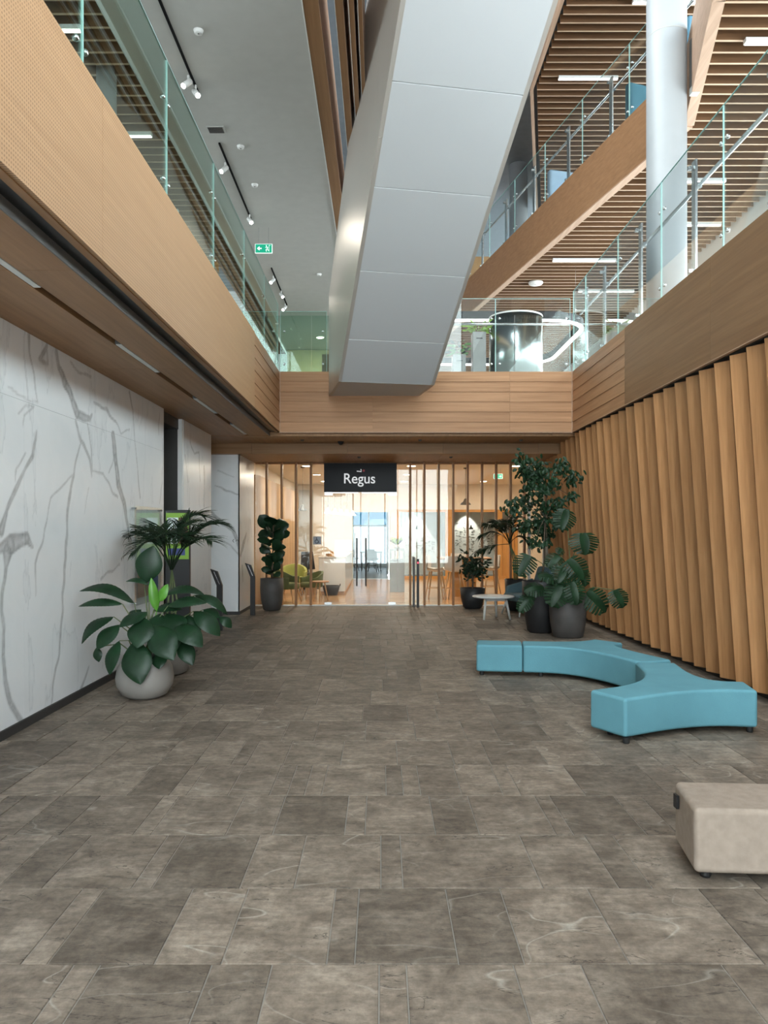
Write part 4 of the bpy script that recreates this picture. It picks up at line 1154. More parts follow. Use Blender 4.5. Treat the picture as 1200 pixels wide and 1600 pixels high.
def pendant(label, loc, ceil, r, mat):
    e = empty('pendant_lamp', loc); tag(e, label, 'lamp')
    MB().lathe([(r, 0.0), (r * 0.92, 0.03), (r * 0.45, 0.075), (r * 0.28, 0.13), (r * 0.16, 0.15), (r * 0.10, 0.15), (r * 0.38, 0.07), (r * 0.88, 0.02), (r * 0.97, 0.0)], 28, close=False).build('lamp_shade', mat, e, True)
    MB().tube([(0, 0, 0.15), (0, 0, ceil - loc[2])], 0.004, 6).build('cord', M_BLACK, e)
    MB().lathe([(0.05, -0.025), (0.05, 0.0)], 14, (0, 0, ceil - loc[2])).build('ceiling_rose', M_BLACK, e)
    return e


M_SHADE = plain('grey_shade', (0.12, 0.125, 0.13), 0.5); M_SHADEB = plain('brown_shade', (0.07, 0.055, 0.04), 0.5)
pendant('grey pendant lamp left inside the office, above the tub armchairs', (-1.83, 18.0, 2.05), 3.08, 0.10, M_SHADE)
pendant('dark pendant lamp above the high table', (2.02, 18.3, 2.2), 3.08, 0.13, M_SHADEB)
pendant('small pendant lamp in the left glass booth', (1.24, 26.4, 1.62), 2.6, 0.075, M_SHADEB)
pendant('small pendant lamp in the right glass booth', (3.1, 26.4, 1.62), 2.6, 0.075, M_SHADEB)
M_WS = emitter('white_shade', (1, 0.93, 0.8), 1.2)
for i in range(5):
    pendant(['frontmost', 'second', 'third', 'fourth', 'rearmost'][i] + ' white pendant in the row over the reception desk', (-1.35 + 0.13 * i, 19.6 + 0.75 * i, 2.02 - 0.0 * i), 3.08, 0.10, M_WS)
ac = empty('access_sign', (-1.97, 24.93, 1.27)); tag(ac, 'square grey wheelchair access sign on the office wall', 'sign')
ac.location = (-1.34, 16.16, 1.38)
MB().box(-0.083, 0.083, -0.006, 0.0, -0.083, 0.083).build('plate', plain('sign_grey', (0.32, 0.37, 0.42), 0.5), ac)
s = MB(); M_SGD = plain('sign_ink', (0.03, 0.035, 0.045), 0.5)
rr_ = [(-0.008 + 0.036 * math.cos(R(a)), -0.008, -0.022 + 0.036 * math.sin(R(a))) for a in range(110, 360, 15)]
s.tube(rr_, 0.006, 6); s.tube([(-0.01, -0.008, 0.045), (-0.008, -0.008, 0.002), (0.022, -0.008, 0.0), (0.034, -0.008, -0.04), (0.046, -0.008, -0.036)], 0.006, 6); s.tube([(-0.008, -0.008, 0.022), (0.016, -0.008, 0.02)], 0.005, 6); ball(s, (-0.01, -0.008, 0.056), 0.010)
s.build('wheelchair_symbol', M_SGD, ac)

M_GREEN = emitter('exit_green', (0.0, 0.42, 0.24), 0.35); M_EXW = emitter('exit_white', (0.85, 1, 0.93), 0.6)


def exit_sign(label, loc, w, ceil, flip):
    e = empty('exit_sign', loc); tag(e, label, 'sign'); h = w * 0.52; f = -1 if flip else 1
    MB().box(-w / 2 - 0.008, w / 2 + 0.008, 0.0, 0.02, -h / 2 - 0.008, h / 2 + 0.008).build('housing', M_EXW, e)
    MB().box(-w / 2, w / 2, -0.003, 0.0, -h / 2, h / 2).build('panel', M_GREEN, e)
    ax = -w * 0.25 * f
    a = MB(); a.add([(ax - f * 0.16 * w, -0.005, 0), (ax, -0.005, 0.14 * w), (ax, -0.005, -0.14 * w)], [(0, 1, 2)]).box(min(ax, ax + f * 0.13 * w), max(ax, ax + f * 0.13 * w), -0.005, -0.004, -0.035 * w, 0.035 * w); a.build('arrow', M_EXW, e)
    mx_ = w * 0.2 * f
    m_ = MB(); ball(m_, (mx_ - f * 0.03 * w, -0.008, 0.16 * w), 0.033 * w)
    m_.tube([(mx_ - f * 0.01 * w, -0.006, 0.11 * w), (mx_ + f * 0.03 * w, -0.006, -0.02 * w), (mx_ - f * 0.05 * w, -0.006, -0.08 * w), (mx_ - f * 0.03 * w, -0.006, -0.19 * w)], 0.022 * w, 6)
    m_.tube([(mx_ + f * 0.03 * w, -0.006, -0.02 * w), (mx_ + f * 0.06 * w, -0.006, -0.1 * w), (mx_ + f * 0.14 * w, -0.006, -0.13 * w)], 0.02 * w, 6)
    m_.tube([(mx_ - f * 0.10 * w, -0.006, 0.05 * w), (mx_ - f * 0.01 * w, -0.006, 0.09 * w), (mx_ + f * 0.08 * w, -0.006, 0.03 * w)], 0.016 * w, 6); m_.build('running_figure', M_EXW, e)
    dd = MB(); dd.box(min(mx_ + f * .12 * w, mx_ + f * .14 * w), max(mx_ + f * .12 * w, mx_ + f * .14 * w), -0.005, -0.004, -0.2 * w, 0.2 * w).box(min(mx_ + f * .14 * w, mx_ + f * .22 * w), max(mx_ + f * .14 * w, mx_ + f * .22 * w), -0.005, -0.004, 0.18 * w, 0.2 * w); dd.build('doorway', M_EXW, e)
    MB().tube([(-w * 0.3, 0.01, h / 2), (-w * 0.3, 0.01, ceil - loc[2])], 0.004, 6).tube([(w * 0.3, 0.01, h / 2), (w * 0.3, 0.01, ceil - loc[2])], 0.004, 6).build('hanger', M_STEEL, e)


exit_sign('green exit sign hanging from the grey upper ceiling', (-2.09, 13.7, 6.62), 0.29, 6.998, False)
exit_sign('green exit sign inside the office, above the high table', (2.78, 18.2, 2.87), 0.20, 3.078, True)

# ================================================================== BENCHES
def bez(a, c, b, n=10):
    return [a * (1 - t) ** 2 + c * 2 * t * (1 - t) + b * t * t for t in [i / n for i in range(n + 1)]]


def y_outline(c, arms, w):
    """arms: list of (angle deg, length), counter-clockwise; concave curves between the arms"""
    c = Vector(c); pts = []
    k = len(arms)
    for i, (a, L) in enumerate(arms):
        d = Vector((math.cos(R(a)), math.sin(R(a)))); n = Vector((-d.y, d.x))
        a2, L2 = arms[(i + 1) % k]; d2 = Vector((math.cos(R(a2)), math.sin(R(a2)))); n2 = Vector((-d2.y, d2.x))
        pts += [c + d * L - n * w / 2, c + d * L + n * w / 2]
        s, e = c + d * max(L * 0.72, 0.3) + n * w / 2, c + d2 * max(L2 * 0.72, 0.3) - n2 * w / 2
        den = d.x * d2.y - d.y * d2.x
        if abs(den) > 0.05:
            p, q = c + n * w / 2, c - n2 * w / 2
            t = ((q - p).x * d2.y - (q - p).y * d2.x) / den; ctrl = p + d * t
        else: ctrl = c + n * w / 2
        pts += bez(s, ctrl, e, 10)
    return pts


def bench(name, label, poly, feet, mat, seams=(), group=None, zt=0.34, cat='bench'):
    e = empty(name, (0, 0, 0)); tag(e, label, cat, group)
    cx = sum(p[0] for p in poly) / len(poly); cy = sum(p[1] for p in poly) / len(poly)
    e.location = (cx, cy, 0)
    loc = [(p[0] - cx, p[1] - cy) for p in poly]
    o = MB().prism(loc, 0.045, zt).build('cushion', mat, e, bevel=0.026, seg=4, angle=50)
    o.data.shade_smooth()
    try:
        o.modifiers['bevel'].harden_normals = True
    except Exception: pass
    for fx, fy in feet:
        MB().lathe([(0.022, 0.0), (0.026, 0.01), (0.026, 0.046)], 14, (fx - cx, fy - cy, 0)).build('foot', M_RUBBER, e)
    for (x, y, nx, ny) in seams:    # stitched upright seam on the side, seen from where the pieces meet
        MB().box(-0.0015, 0.0015, -0.0015, 0.0015, 0.06, zt - 0.03).build('seam', M_TEAL if mat is M_BLUE else M_BEIGE, e).location = (x - cx + nx * 0.001, y - cy + ny * 0.001, 0)
    return e


W_B = 0.37
o1 = y_outline((2.47, 6.30), [(82, 1.02), (209, 0.84), (350, 0.53)], W_B)
bench('modular_bench', 'near blue three-armed upholstered bench beside the timber fins', o1, [(1.84, 5.76), (1.80, 6.02), (2.92, 6.08), (2.93, 6.33), (2.55, 7.2), (2.45, 6.3)], M_BLUE, group='blue modular benches')
o2 = y_outline((2.27, 8.45), [(41, 0.42), (172, 0.70), (290, 1.12)], W_B)
bench('modular_bench', 'far blue three-armed upholstered bench in front of the plant pots', o2, [(1.75, 8.4), (2.5, 8.62), (2.52, 7.6), (2.25, 8.42)], M_BLUE, group='blue modular benches')
dW = Vector((math.cos(R(172)), math.sin(R(172)))); nW = Vector((-dW.y, dW.x)); cW = Vector((2.27, 8.45)) + dW * 0.706
o3 = [cW - nW * W_B / 2, cW + dW * 0.50 - nW * W_B / 2, cW + dW * 0.50 + nW * W_B / 2, cW + nW * W_B / 2]
bench('modular_bench', 'straight blue end piece of the far bench, pointing into the hall', o3, [tuple(o3[1] - dW * 0.06 + nW * 0.06), tuple(o3[2] - dW * 0.06 - nW * 0.06), tuple(o3[0] + dW * 0.06 + nW * 0.06)], M_BLUE, group='blue modular benches')
o4 = [(1.418, 3.47), (3.0, 3.36), (3.3, 3.42), (3.1, 3.85), (2.4, 3.80), (1.476, 3.86)]
bb = bench('modular_bench', 'beige grey upholstered bench in the near right corner', [Vector(p) for p in o4], [(1.50, 3.55), (1.55, 3.78), (2.9, 3.47), (2.9, 3.74)], M_BEIGE)
MB().box(-0.012, 0.0, -0.02, 0.02, 0.24, 0.305).build('label_tag', M_BLACK, bb).location = (1.452 - bb.location.x, 3.76 - bb.location.y, 0)

# ================================================================== PLANTS
def leaf_geo(mb, base, tip, width, nrm, arch=0.15, fold=0.15, shape='oval', n=8, droop=0.0, ribs=0.0):
    base, tip, nrm = Vector(base), Vector(tip), Vector(nrm).normalized()
    L = (tip - base).length; d = (tip - base).normalized()
    up = (nrm - d * nrm.dot(d)).normalized()
    side = d.cross(up).normalized()
    o = len(mb.v)
    rows = []
    for i in range(n + 1):
        t = i / n
        c = base + d * L * t + up * arch * L * 4 * t * (1 - t) + Vector((0, 0, -1)) * droop * L * t * t
        if shape == 'oval': w = width / 2 * (math.sin(math.pi * min(1, t ** 0.85)) ** 0.75 if 0 < t < 1 else 0.02)
        elif shape == 'fiddle': w = width / 2 * (0.12 + 0.88 * math.sin(math.pi * t ** 1.25) ** 0.7 if 0 < t < 1 else 0.08)
        elif shape == 'heart': w = width / 2 * (0.35 + 0.65 * math.sin(math.pi * (0.15 + 0.85 * t)) ** 0.8 if t < 1 else 0.02) * (1.0 if t > 0 else 0.8)
        else: w = width / 2 * (1 - t) ** 0.6 * min(1, t * 6 + 0.25)
        wv = 0.06 * w * math.sin(i * 2.1)
        if ribs:      # raised side ribs that sweep towards the tip
            wv = 0.0; rb_ = ribs * w * (1 if i % 2 else -1); sw = d * 0.30 * w * (1 - t)
            rows.append([c - side * w + up * (-fold * w + rb_ * 0.5) + sw, c - side * w * 0.5 + up * (fold * 0.15 * w + rb_) + sw * 0.5, c - up * 0.05 * w, c + side * w * 0.5 + up * (fold * 0.15 * w + rb_) + sw * 0.5, c + side * w + up * (-fold * w + rb_ * 0.5) + sw])
            continue
        hf = 0.32 if shape == 'heart' else 0.5
        rows.append([c - side * w + up * (-fold * w + wv), c - side * w * hf + up * (fold * 0.15 * w), c - up * 0.04 * w, c + side * w * hf + up * (fold * 0.15 * w), c + side * w + up * (-fold * w - wv)])
    if shape == 'heart':        # split leaf: broad fingers with open notches between them
        for r_ in rows: mb.v += [tuple(p) for p in r_]
        for i in range(n):
            a = o + i * 5; b = a + 5
            mb.f += [(a + 1, a + 2, b + 2, b + 1), (a + 2, a + 3, b + 3, b + 2)]
            ra, rb = rows[i], rows[i + 1]
            for inn, out in ((1, 0), (3, 4)):
                lead = (rb[out] - ra[out]) * 0.9          # fingers sweep towards the tip
                lo_, hi_ = (0.0, 0.62) if 0 < i < n - 1 else (0.0, 1.0)
                k = len(mb.v)
                ia, ib = ra[inn], ra[inn].lerp(rb[inn], 1.0)
                oa, ob = ra[out].lerp(rb[out], lo_) + (lead if 0 < i < n - 1 else lead * 0), ra[out].lerp(rb[out], hi_) + (lead if 0 < i < n - 1 else lead * 0)
                ib2 = ra[inn].lerp(rb[inn], 0.80 if 0 < i < n - 1 else 1.0)
                ma, mb_ = ia.lerp(oa, 0.6), ib2.lerp(ob, 0.6) + (rb[out] - ra[out]) * 0.10
                mb.v += [tuple(q) for q in (ia, ib2, mb_, ob, oa, ma)]
                mb.f += [(k, k + 1, k + 2, k + 5), (k + 5, k + 2, k + 3, k + 4)]
    else:
        for r_ in rows: mb.v += [tuple(p) for p in r_]
        for i in range(n):
            a = o + i * 5; b = a + 5
            for j in range(4): mb.f.append((a + j, a + j + 1, b + j + 1, b + j))
    return mb


def leaf(parent, base, tip, width, nrm, mat, name='leaf', **kw):
    p0 = parent.location
    mb = leaf_geo(MB(), Vector(base) - p0, Vector(tip) - p0, width, nrm, **kw)
    return mb.build(name, mat, parent, True)


def stemobj(parent, pts, r, mat, name='stem'):
    return MB().tube([Vector(p) - parent.location for p in pts], r, 6).build(name, mat, parent, True)


def pot(name, label, loc, prof, mat, soil_r, soil_z):
    e = empty(name, loc); tag(e, label, 'pot')
    MB().lathe(prof, 40, close=False).build('vessel', mat, e, True)
    MB().lathe([(0.001, soil_z + 0.006), (soil_r, soil_z)], 28, close=False).build('soil', M_SOIL, e)
    return e


# --- left: round bowl with a broad-leaved plant
LY = 7.40
bx, by = -2.26, 7.36
pot('round_planter', 'pale concrete bowl planter against the marble wall', (bx, by, 0), [(0.001, 0), (0.14, 0), (0.21, 0.035), (0.262, 0.12), (0.272, 0.19), (0.255, 0.29), (0.215, 0.365), (0.19, 0.385), (0.17, 0.38), (0.20, 0.34), (0.20, 0.30)], M_CONC, 0.20, 0.345)
lp = empty('broadleaf_plant', (bx, by, 0.352)); tag(lp, 'broad-leaved dark green plant in the bowl planter', 'plant')
ZL = lambda x, y, dy: P(100 + x / 4, 780 + y / 4, by + dy)
LEAVES = [  # base (zoomed photo px), tip, width px, depth offset of base and tip, facing
    ((440, 650), (95, 575), 105, 0.0, -0.1, (0, -0.5, 1), 0.22), ((365, 655), (90, 670), 75, -0.15, -0.2, (0, -0.6, 1), 0.12),
    ((310, 735), (110, 905), 110, -0.15, -0.25, (-0.4, -0.6, 0.7), 0.22), ((345, 785), (205, 940), 115, -0.2, -0.32, (-0.3, -0.8, 0.5), 0.15),
    ((520, 705), (345, 800), 115, -0.1, -0.25, (-0.1, -0.5, 0.9), 0.12), ((505, 740), (458, 930), 145, -0.15, -0.32, (0, -0.9, 0.5), 0.12),
    ((440, 885), (478, 1158), 165, -0.2, -0.36, (0, -1, 0.35), 0.12), ((345, 885), (285, 1100), 95, -0.18, -0.26, (-0.4, -0.9, 0.3), 0.15),
    ((560, 790), (685, 1005), 160, -0.15, -0.36, (0.1, -0.9, 0.4), 0.14), ((690, 785), (865, 925), 135, -0.1, -0.25, (0.3, -0.7, 0.6), 0.16),
    ((500, 525), (560, 292), 150, 0.0, 0.0, (0.1, -1, 0.15), 0.06), ((530, 535), (385, 515), 60, -0.05, -0.1, (0, -0.4, 1), 0.2),
    ((620, 600), (880, 600), 90, 0.05, 0.0, (0, -0.5, 1), 0.2), ((650, 665), (890, 650), 100, -0.08, -0.1, (0, -0.6, 1), 0.14),
    ((815, 600), (1022, 725), 80, 0.1, 0.12, (0.3, -0.5, 0.8), 0.2), ((810, 700), (975, 855), 115, 0.0, -0.05, (0.3, -0.7, 0.6), 0.14),
    ((765, 725), (852, 850), 65, 0.05, 0.0, (0.2, -0.8, 0.5), 0.1), ((725, 880), (805, 1038), 95, -0.05, -0.15, (0.2, -0.9, 0.4), 0.1),
    ((600, 950), (595, 1062), 85, -0.1, -0.22, (0, -1, 0.3), 0.1), ((970, 735), (1048, 805), 65, 0.1, 0.1, (0.3, -0.7, 0.6), 0.2),
    ((205, 925), (218, 1018), 55, -0.1, -0.12, (-0.2, -0.9, 0.4), 0.1), ((600, 715), (560, 880), 160, 0.0, -0.2, (0, -0.8, 0.6), 0.12),
    ((640, 715), (720, 860), 160, 0.0, -0.18, (0.1, -0.8, 0.6), 0.12), ((640, 790), (690, 960), 130, -0.05, -0.2, (0.1, -0.9, 0.4), 0.12),
    ((560, 690), (740, 690), 110, 0.05, 0.0, (0, -0.4, 1), 0.15), ((370, 1060), (390, 1105), 40, -0.12, -0.2, (0, -1, 0.2), 0.1),
    ((870, 690), (975, 740), 90, 0.1, 0.1, (0.2, -0.5, 0.8), 0.15), ((480, 690), (400, 760), 90, 0.1, 0.05, (0, -0.5, 0.8), 0.15),
]
root = Vector((bx, by, 0.36))
for b, t, w, d0, d1, nr, ar in LEAVES:
    B, T = ZL(*b, d0), ZL(*t, d1)
    if B.x < -2.85: B.x = -2.84
    if T.x < -2.85: T.x = -2.85
    leaf(lp, B, T, w / 4 * by / FPX * 1.12, nr, M_LEAF, arch=ar, fold=0.22, n=24, ribs=0.03)
    r0_ = root + Vector((random.uniform(-0.07, 0.07), random.uniform(-0.06, 0.06), -0.012))
    stemobj(lp, [r0_, r0_.lerp(B, 0.5) + Vector((0, 0, 0.10)), B + Vector((0, 0.004, 0.0))], [0.008, 0.006, 0.004], M_STEM)
B, T = ZL(580, 700, -0.02), ZL(545, 490, -0.04)
leaf(lp, B, T, 0.10, (0.6, -1, 0.1), M_LEAFY, arch=0.05, fold=0.5); leaf(lp, ZL(590, 640, 0), ZL(650, 530, 0), 0.11, (-0.3, -1, 0.4), M_LEAFY, arch=0.1, fold=0.4)
stemobj(lp, [root, B], [0.007, 0.005], M_LEAFY)


# --- palms
def frond(parent, base, mid, tip, nleaf, llen, mat, rnd, lw=0.022, hang=0.5):
    base, mid, tip = Vector(base), Vector(mid), Vector(tip)
    sp_ = [base * (1 - t) ** 2 + mid * 2 * t * (1 - t) + tip * t * t for t in [i / 14 for i in range(15)]]
    e = MB().tube([p - parent.location for p in sp_], [0.008 - 0.006 * i / 14 for i in range(15)], 5).build('frond', mat, parent, True)
    lm_ = MB()
    for i in range(nleaf):
        t = 0.30 + 0.70 * i / (nleaf - 1)
        c = base * (1 - t) ** 2 + mid * 2 * t * (1 - t) + tip * t * t
        tan = ((mid - base) * (1 - t) + (tip - mid) * t).normalized()
        sd = tan.cross(Vector((0, 0, 1)))
        if sd.length < 0.1: sd = Vector((1, 0, 0))
        sd.normalize()
        for s_ in (-1, 1):
            ll = llen * (0.55 + 0.45 * math.sin(math.pi * (0.2 + 0.75 * (t - 0.3) / 0.7))) * rnd.uniform(0.85, 1.1)
            dr = (sd * s_ * 0.8 + tan * 0.75 + Vector((0, 0, rnd.uniform(0.0, 0.25)))).normalized()
            leaf_geo(lm_, c - parent.location, c + dr * ll - parent.location, lw, Vector((0, -0.4, 1)), arch=0.04, fold=0.3, shape='strap', n=4, droop=hang * rnd.uniform(0.5, 1.2))
    lm_.v = [(max(v[0], -2.79 - parent.location.x), v[1], v[2]) for v in lm_.v]      # leaflets bend back before they reach the wall
    lm_.build('leaflets', mat, e, True, kind='stuff')
    return e


rp = random.Random(21)
px_, py_ = -2.36, 8.55
pot('round_planter', 'pale concrete planter half hidden behind the bowl planter', (px_, py_, 0), [(0.001, 0), (0.14, 0), (0.20, 0.03), (0.25, 0.14), (0.262, 0.24), (0.25, 0.36), (0.22, 0.43), (0.20, 0.44), (0.19, 0.40)], M_CONC, 0.20, 0.40)
pl = empty('palm_plant', (px_, py_, 0.41)); tag(pl, 'feathery palm behind the broad-leaved plant at the marble wall', 'plant')
ZPm = lambda x, y, dy: P(180 + x * 0.15, 770 + y * 0.15, py_ + dy)
crown = ZPm(590, 800, 0)
for (mx_, tx_, dy) in (((350, 420), (60, 470), -0.1), ((480, 420), (180, 620), -0.35), ((520, 330), (430, 380), 0.25), ((640, 350), (760, 330), -0.3), ((760, 430), (1010, 330), -0.05),
                       ((780, 480), (1000, 500), -0.25), ((700, 250), (900, 240), 0.25), ((850, 350), (1120, 330), 0.1), ((560, 420), (420, 470), -0.45), ((640, 420), (720, 480), -0.5), ((420, 360), (190, 420), 0.15), ((540, 400), (560, 420), -0.55)):
    tp = ZPm(*tx_, dy); md = ZPm(*mx_, dy * 0.5)
    if tp.x < -2.78: tp.x = -2.78
    if md.x < -2.8: md.x = -2.8
    frond(pl, crown + Vector((rp.uniform(-0.02, 0.02), rp.uniform(-0.02, 0.02), 0)), md + Vector((0, 0, 0.10)), tp, 24, 0.33, M_LEAFP, rp, 0.021, 0.25)
for i in range(3): stemobj(pl, [(px_ + 0.03 * i - 0.03, py_, 0.40), (px_ + 0.05 * i, py_ - 0.02, 0.8), crown], [0.013, 0.011, 0.008], M_STEM)

# --- right: two dark planters, split-leaf plant, small-leaved tree
ax_, ay_ = 2.50, 12.02
prof_tall = [(0.001, 0), (0.17, 0), (0.205, 0.03), (0.26, 0.35), (0.285, 0.62), (0.285, 0.80), (0.272, 0.80), (0.27, 0.72)]
pot('tall_planter', 'taller dark planter behind, with the small-leaved tree', (ax_, ay_, 0), prof_tall, M_POTB, 0.27, 0.74)
bx2, by2 = 2.80, 11.5
prof_b = [(0.001, 0), (0.20, 0), (0.225, 0.02), (0.262, 0.22), (0.278, 0.45), (0.272, 0.66), (0.258, 0.66), (0.256, 0.6)]
pot('tall_planter', 'front dark grey planter with the split-leaf plant beside the blue bench', (bx2, by2, 0), prof_b, M_POTD, 0.255, 0.61)
mo_ = empty('monstera_plant', (bx2, by2, 0.62)); tag(mo_, 'large split-leaf plant in the front dark planter', 'plant')
ZM = lambda x, y, dy: P(680 + x / 3.75, 690 + y / 3.75, by2 + dy)
MON = [((865, 535), (880, 665), 185, -0.05, (0.1, -1, 0.2)), ((770, 400), (740, 520), 140, -0.1, (0, -1, 0.2)), ((550, 665), (490, 790), 140, -0.3, (-0.3, -1, 0.2)), ((890, 880), (1000, 1000), 175, -0.1, (0.2, -0.9, 0.4)),
       ((1050, 870), (1100, 975), 130, -0.75, (0.2, -0.9, 0.3)), ((730, 670), (660, 740), 120, -0.15, (-0.1, -0.8, 0.5)), ((780, 690), (870, 810), 170, -0.3, (0.2, -1, 0.3)), ((740, 830), (680, 970), 150, -0.35, (-0.1, -1, 0.3)),
       ((800, 820), (830, 960), 130, -0.38, (0, -1, 0.2)), ((835, 745), (880, 850), 120, -0.2, (0.2, -1, 0.2)), ((640, 860), (520, 880), 110, -0.3, (-0.2, -0.7, 0.6)), ((700, 800), (600, 790), 110, -0.35, (0, -0.6, 0.8)),
       ((560, 900), (490, 1000), 90, -0.3, (-0.2, -1, 0.3)), ((760, 740), (720, 830), 130, -0.35, (0, -1, 0.3)), ((740, 625), (720, 660), 60, -0.1, (0, -1, 0.3)), ((860, 900), (900, 960), 80, -0.1, (0.2, -0.9, 0.3))]
r2_ = Vector((bx2, by2, 0.63))
for b, t, w, dy, nr in MON:
    B, T = ZM(*b, dy), ZM(*t, dy - 0.06)
    leaf(mo_, B, T, w / 3.75 * by2 / FPX, nr, M_LEAFM, arch=0.10, fold=0.18, shape='heart', n=9)
    s0 = r2_ + Vector((random.uniform(-0.1, 0.1), random.uniform(-0.1, 0.05), -0.015))
    stemobj(mo_, [s0, s0.lerp(B, 0.55) + Vector((0, 0, 0.08)), B], [0.010, 0.007, 0.005], M_STEM)

fk = empty('ficus_tree', (ax_, ay_, 0.745)); tag(fk, 'tall weeping small-leaved tree in the rear dark planter', 'plant')
ZT = lambda x, y, dy=0.0: P(680 + x / 3.75, 690 + y / 3.75, ay_ + dy)
t0 = Vector((ax_, ay_, 0.74)); t1 = ZT(640, 560); t2 = ZT(650, 330); t3 = ZT(640, 130)
stemobj(fk, [t0, t0.lerp(t1, 0.5) + Vector((0.03, 0, 0)), t1, t2, t3], [0.020, 0.017, 0.014, 0.011, 0.006], M_BARK, 'trunk')
CL = [(510, 125, 45, 20), (600, 150, 60, 34), (600, 220, 45, 22), (740, 140, 45, 22), (800, 205, 40, 18), (640, 280, 40, 18), (530, 350, 50, 22), (450, 370, 40, 18), (640, 380, 55, 24), (730, 370, 45, 20),
      (788, 315, 25, 8), (620, 480, 60, 28), (590, 585, 30, 10), (650, 540, 40, 16), (540, 490, 50, 20), (700, 470, 35, 12), (560, 270, 35, 12), (655, 590, 20, 6), (700, 230, 30, 9), (520, 190, 30, 10)]
rl = random.Random(8)
for (cx, cy, rr, n) in CL:
    c = ZT(cx, cy, rl.uniform(-0.3, 0.25)); rad = rr / 3.75 * ay_ / FPX
    att = t1.lerp(t2, 0.5) if cy > 330 else t2.lerp(t3, 0.6 if cy < 230 else 0.2)
    br = MB().tube([att - fk.location, att.lerp(c, 0.6) + Vector((0, 0, 0.06)) - fk.location, c - fk.location], [0.007, 0.005, 0.003], 5).build('branch', M_BARK, fk)
    lm_ = MB()
    for _ in range(int(n * 2.8)):
        p = c + Vector((rl.gauss(0, rad * 0.55), rl.gauss(0, rad * 0.6), rl.gauss(0, rad * 0.6)))
        dd = Vector((rl.uniform(-0.7, 0.7), rl.uniform(-0.7, 0.4), -rl.uniform(0.2, 1.0))).normalized()
        leaf_geo(lm_, p - fk.location, p + dd * rl.uniform(0.07, 0.11) - fk.location, 0.050, Vector((rl.uniform(-1, 1), -1, rl.uniform(0, 1))), arch=0.08, fold=0.2, n=4)
    lm_.build('foliage', M_LEAFM, br, True, kind='stuff')

# palm in the dark pot behind the armchair
qx, qy = 2.70, 15.35
pot('square_planter', 'black planter of the palm behind the teal armchair', (qx, qy, 0), [(0.001, 0), (0.18, 0), (0.20, 0.02), (0.22, 0.62), (0.205, 0.62), (0.20, 0.56)], M_POTB, 0.20, 0.57)
pm = empty('palm_plant', (qx, qy, 0.58)); tag(pm, 'dark kentia palm in front of the shopfront on the right', 'plant')
ZK = lambda x, y, dy=0.0: P(680 + x / 3.75, 690 + y / 3.75, qy + dy)
cr = ZK(435, 600)
for i in range(3): stemobj(pm, [(qx + 0.03 * i - 0.03, qy, 0.57), (qx + 0.04 * i - 0.05, qy, 1.0), cr], [0.016, 0.013, 0.010], M_STEM)
for (m_, t_, dy) in (((400, 460), (300, 490), -0.2), ((380, 500), (275, 545), 0.1), ((330, 600), (245, 645), -0.15), ((470, 450), (560, 500), -0.2), ((480, 440), (590, 470), 0.15), ((430, 430), (420, 470), -0.35),
                     ((450, 420), (480, 440), 0.3), ((400, 440), (340, 470), 0.25), ((490, 520), (540, 590), -0.1), ((370, 480), (290, 480), -0.1), ((410, 450), (370, 480), -0.3), ((460, 470), (520, 520), -0.35)):
    frond(pm, cr, ZK(*m_, dy * 0.5), ZK(*t_, dy), 20, 0.33, M_LEAFP, rp, 0.034, 0.55)

# bush in the low dark bowl
ux, uy = 1.87, 15.66
pot('bowl_planter', 'low black bowl planter in front of the shopfront mullions', (ux, uy, 0), [(0.001, 0), (0.15, 0), (0.19, 0.03), (0.235, 0.2), (0.258, 0.42), (0.24, 0.42), (0.23, 0.36)], M_POTB, 0.23, 0.37)
bu = empty('leafy_bush', (ux, uy, 0.38)); tag(bu, 'small dense dark bush in the low black bowl planter', 'plant')
stemobj(bu, [(ux, uy, 0.37), (ux + 0.01, uy, 0.62), (ux, uy, 0.82)], [0.02, 0.016, 0.012], M_BARK, 'trunk')
for i in range(9):
    q_ = i * 2.4; c = Vector((ux + 0.20 * math.cos(q_) * (0.5 + 0.5 * (i % 3) / 2), uy + 0.16 * math.sin(q_), 0.72 + 0.07 * (i % 5)))
    br = MB().tube([Vector((ux, uy, 0.6)) - bu.location, c - bu.location], [0.006, 0.003], 5).build('branch', M_BARK, bu)
    lm_ = MB()
    for _ in range(30):
        p = c + Vector((rl.gauss(0, 0.065), rl.gauss(0, 0.065), rl.gauss(0, 0.075)))
        dd = Vector((rl.uniform(-1, 1), rl.uniform(-1, 1), rl.uniform(-0.7, 0.6))).normalized()
        leaf_geo(lm_, p - bu.location, p + dd * rl.uniform(0.08, 0.13) - bu.location, 0.05, Vector((rl.uniform(-1, 1), -1, rl.uniform(0, 1))), arch=0.1, fold=0.2, n=4)
    lm_.build('foliage', M_LEAFP, br, True, kind='stuff')

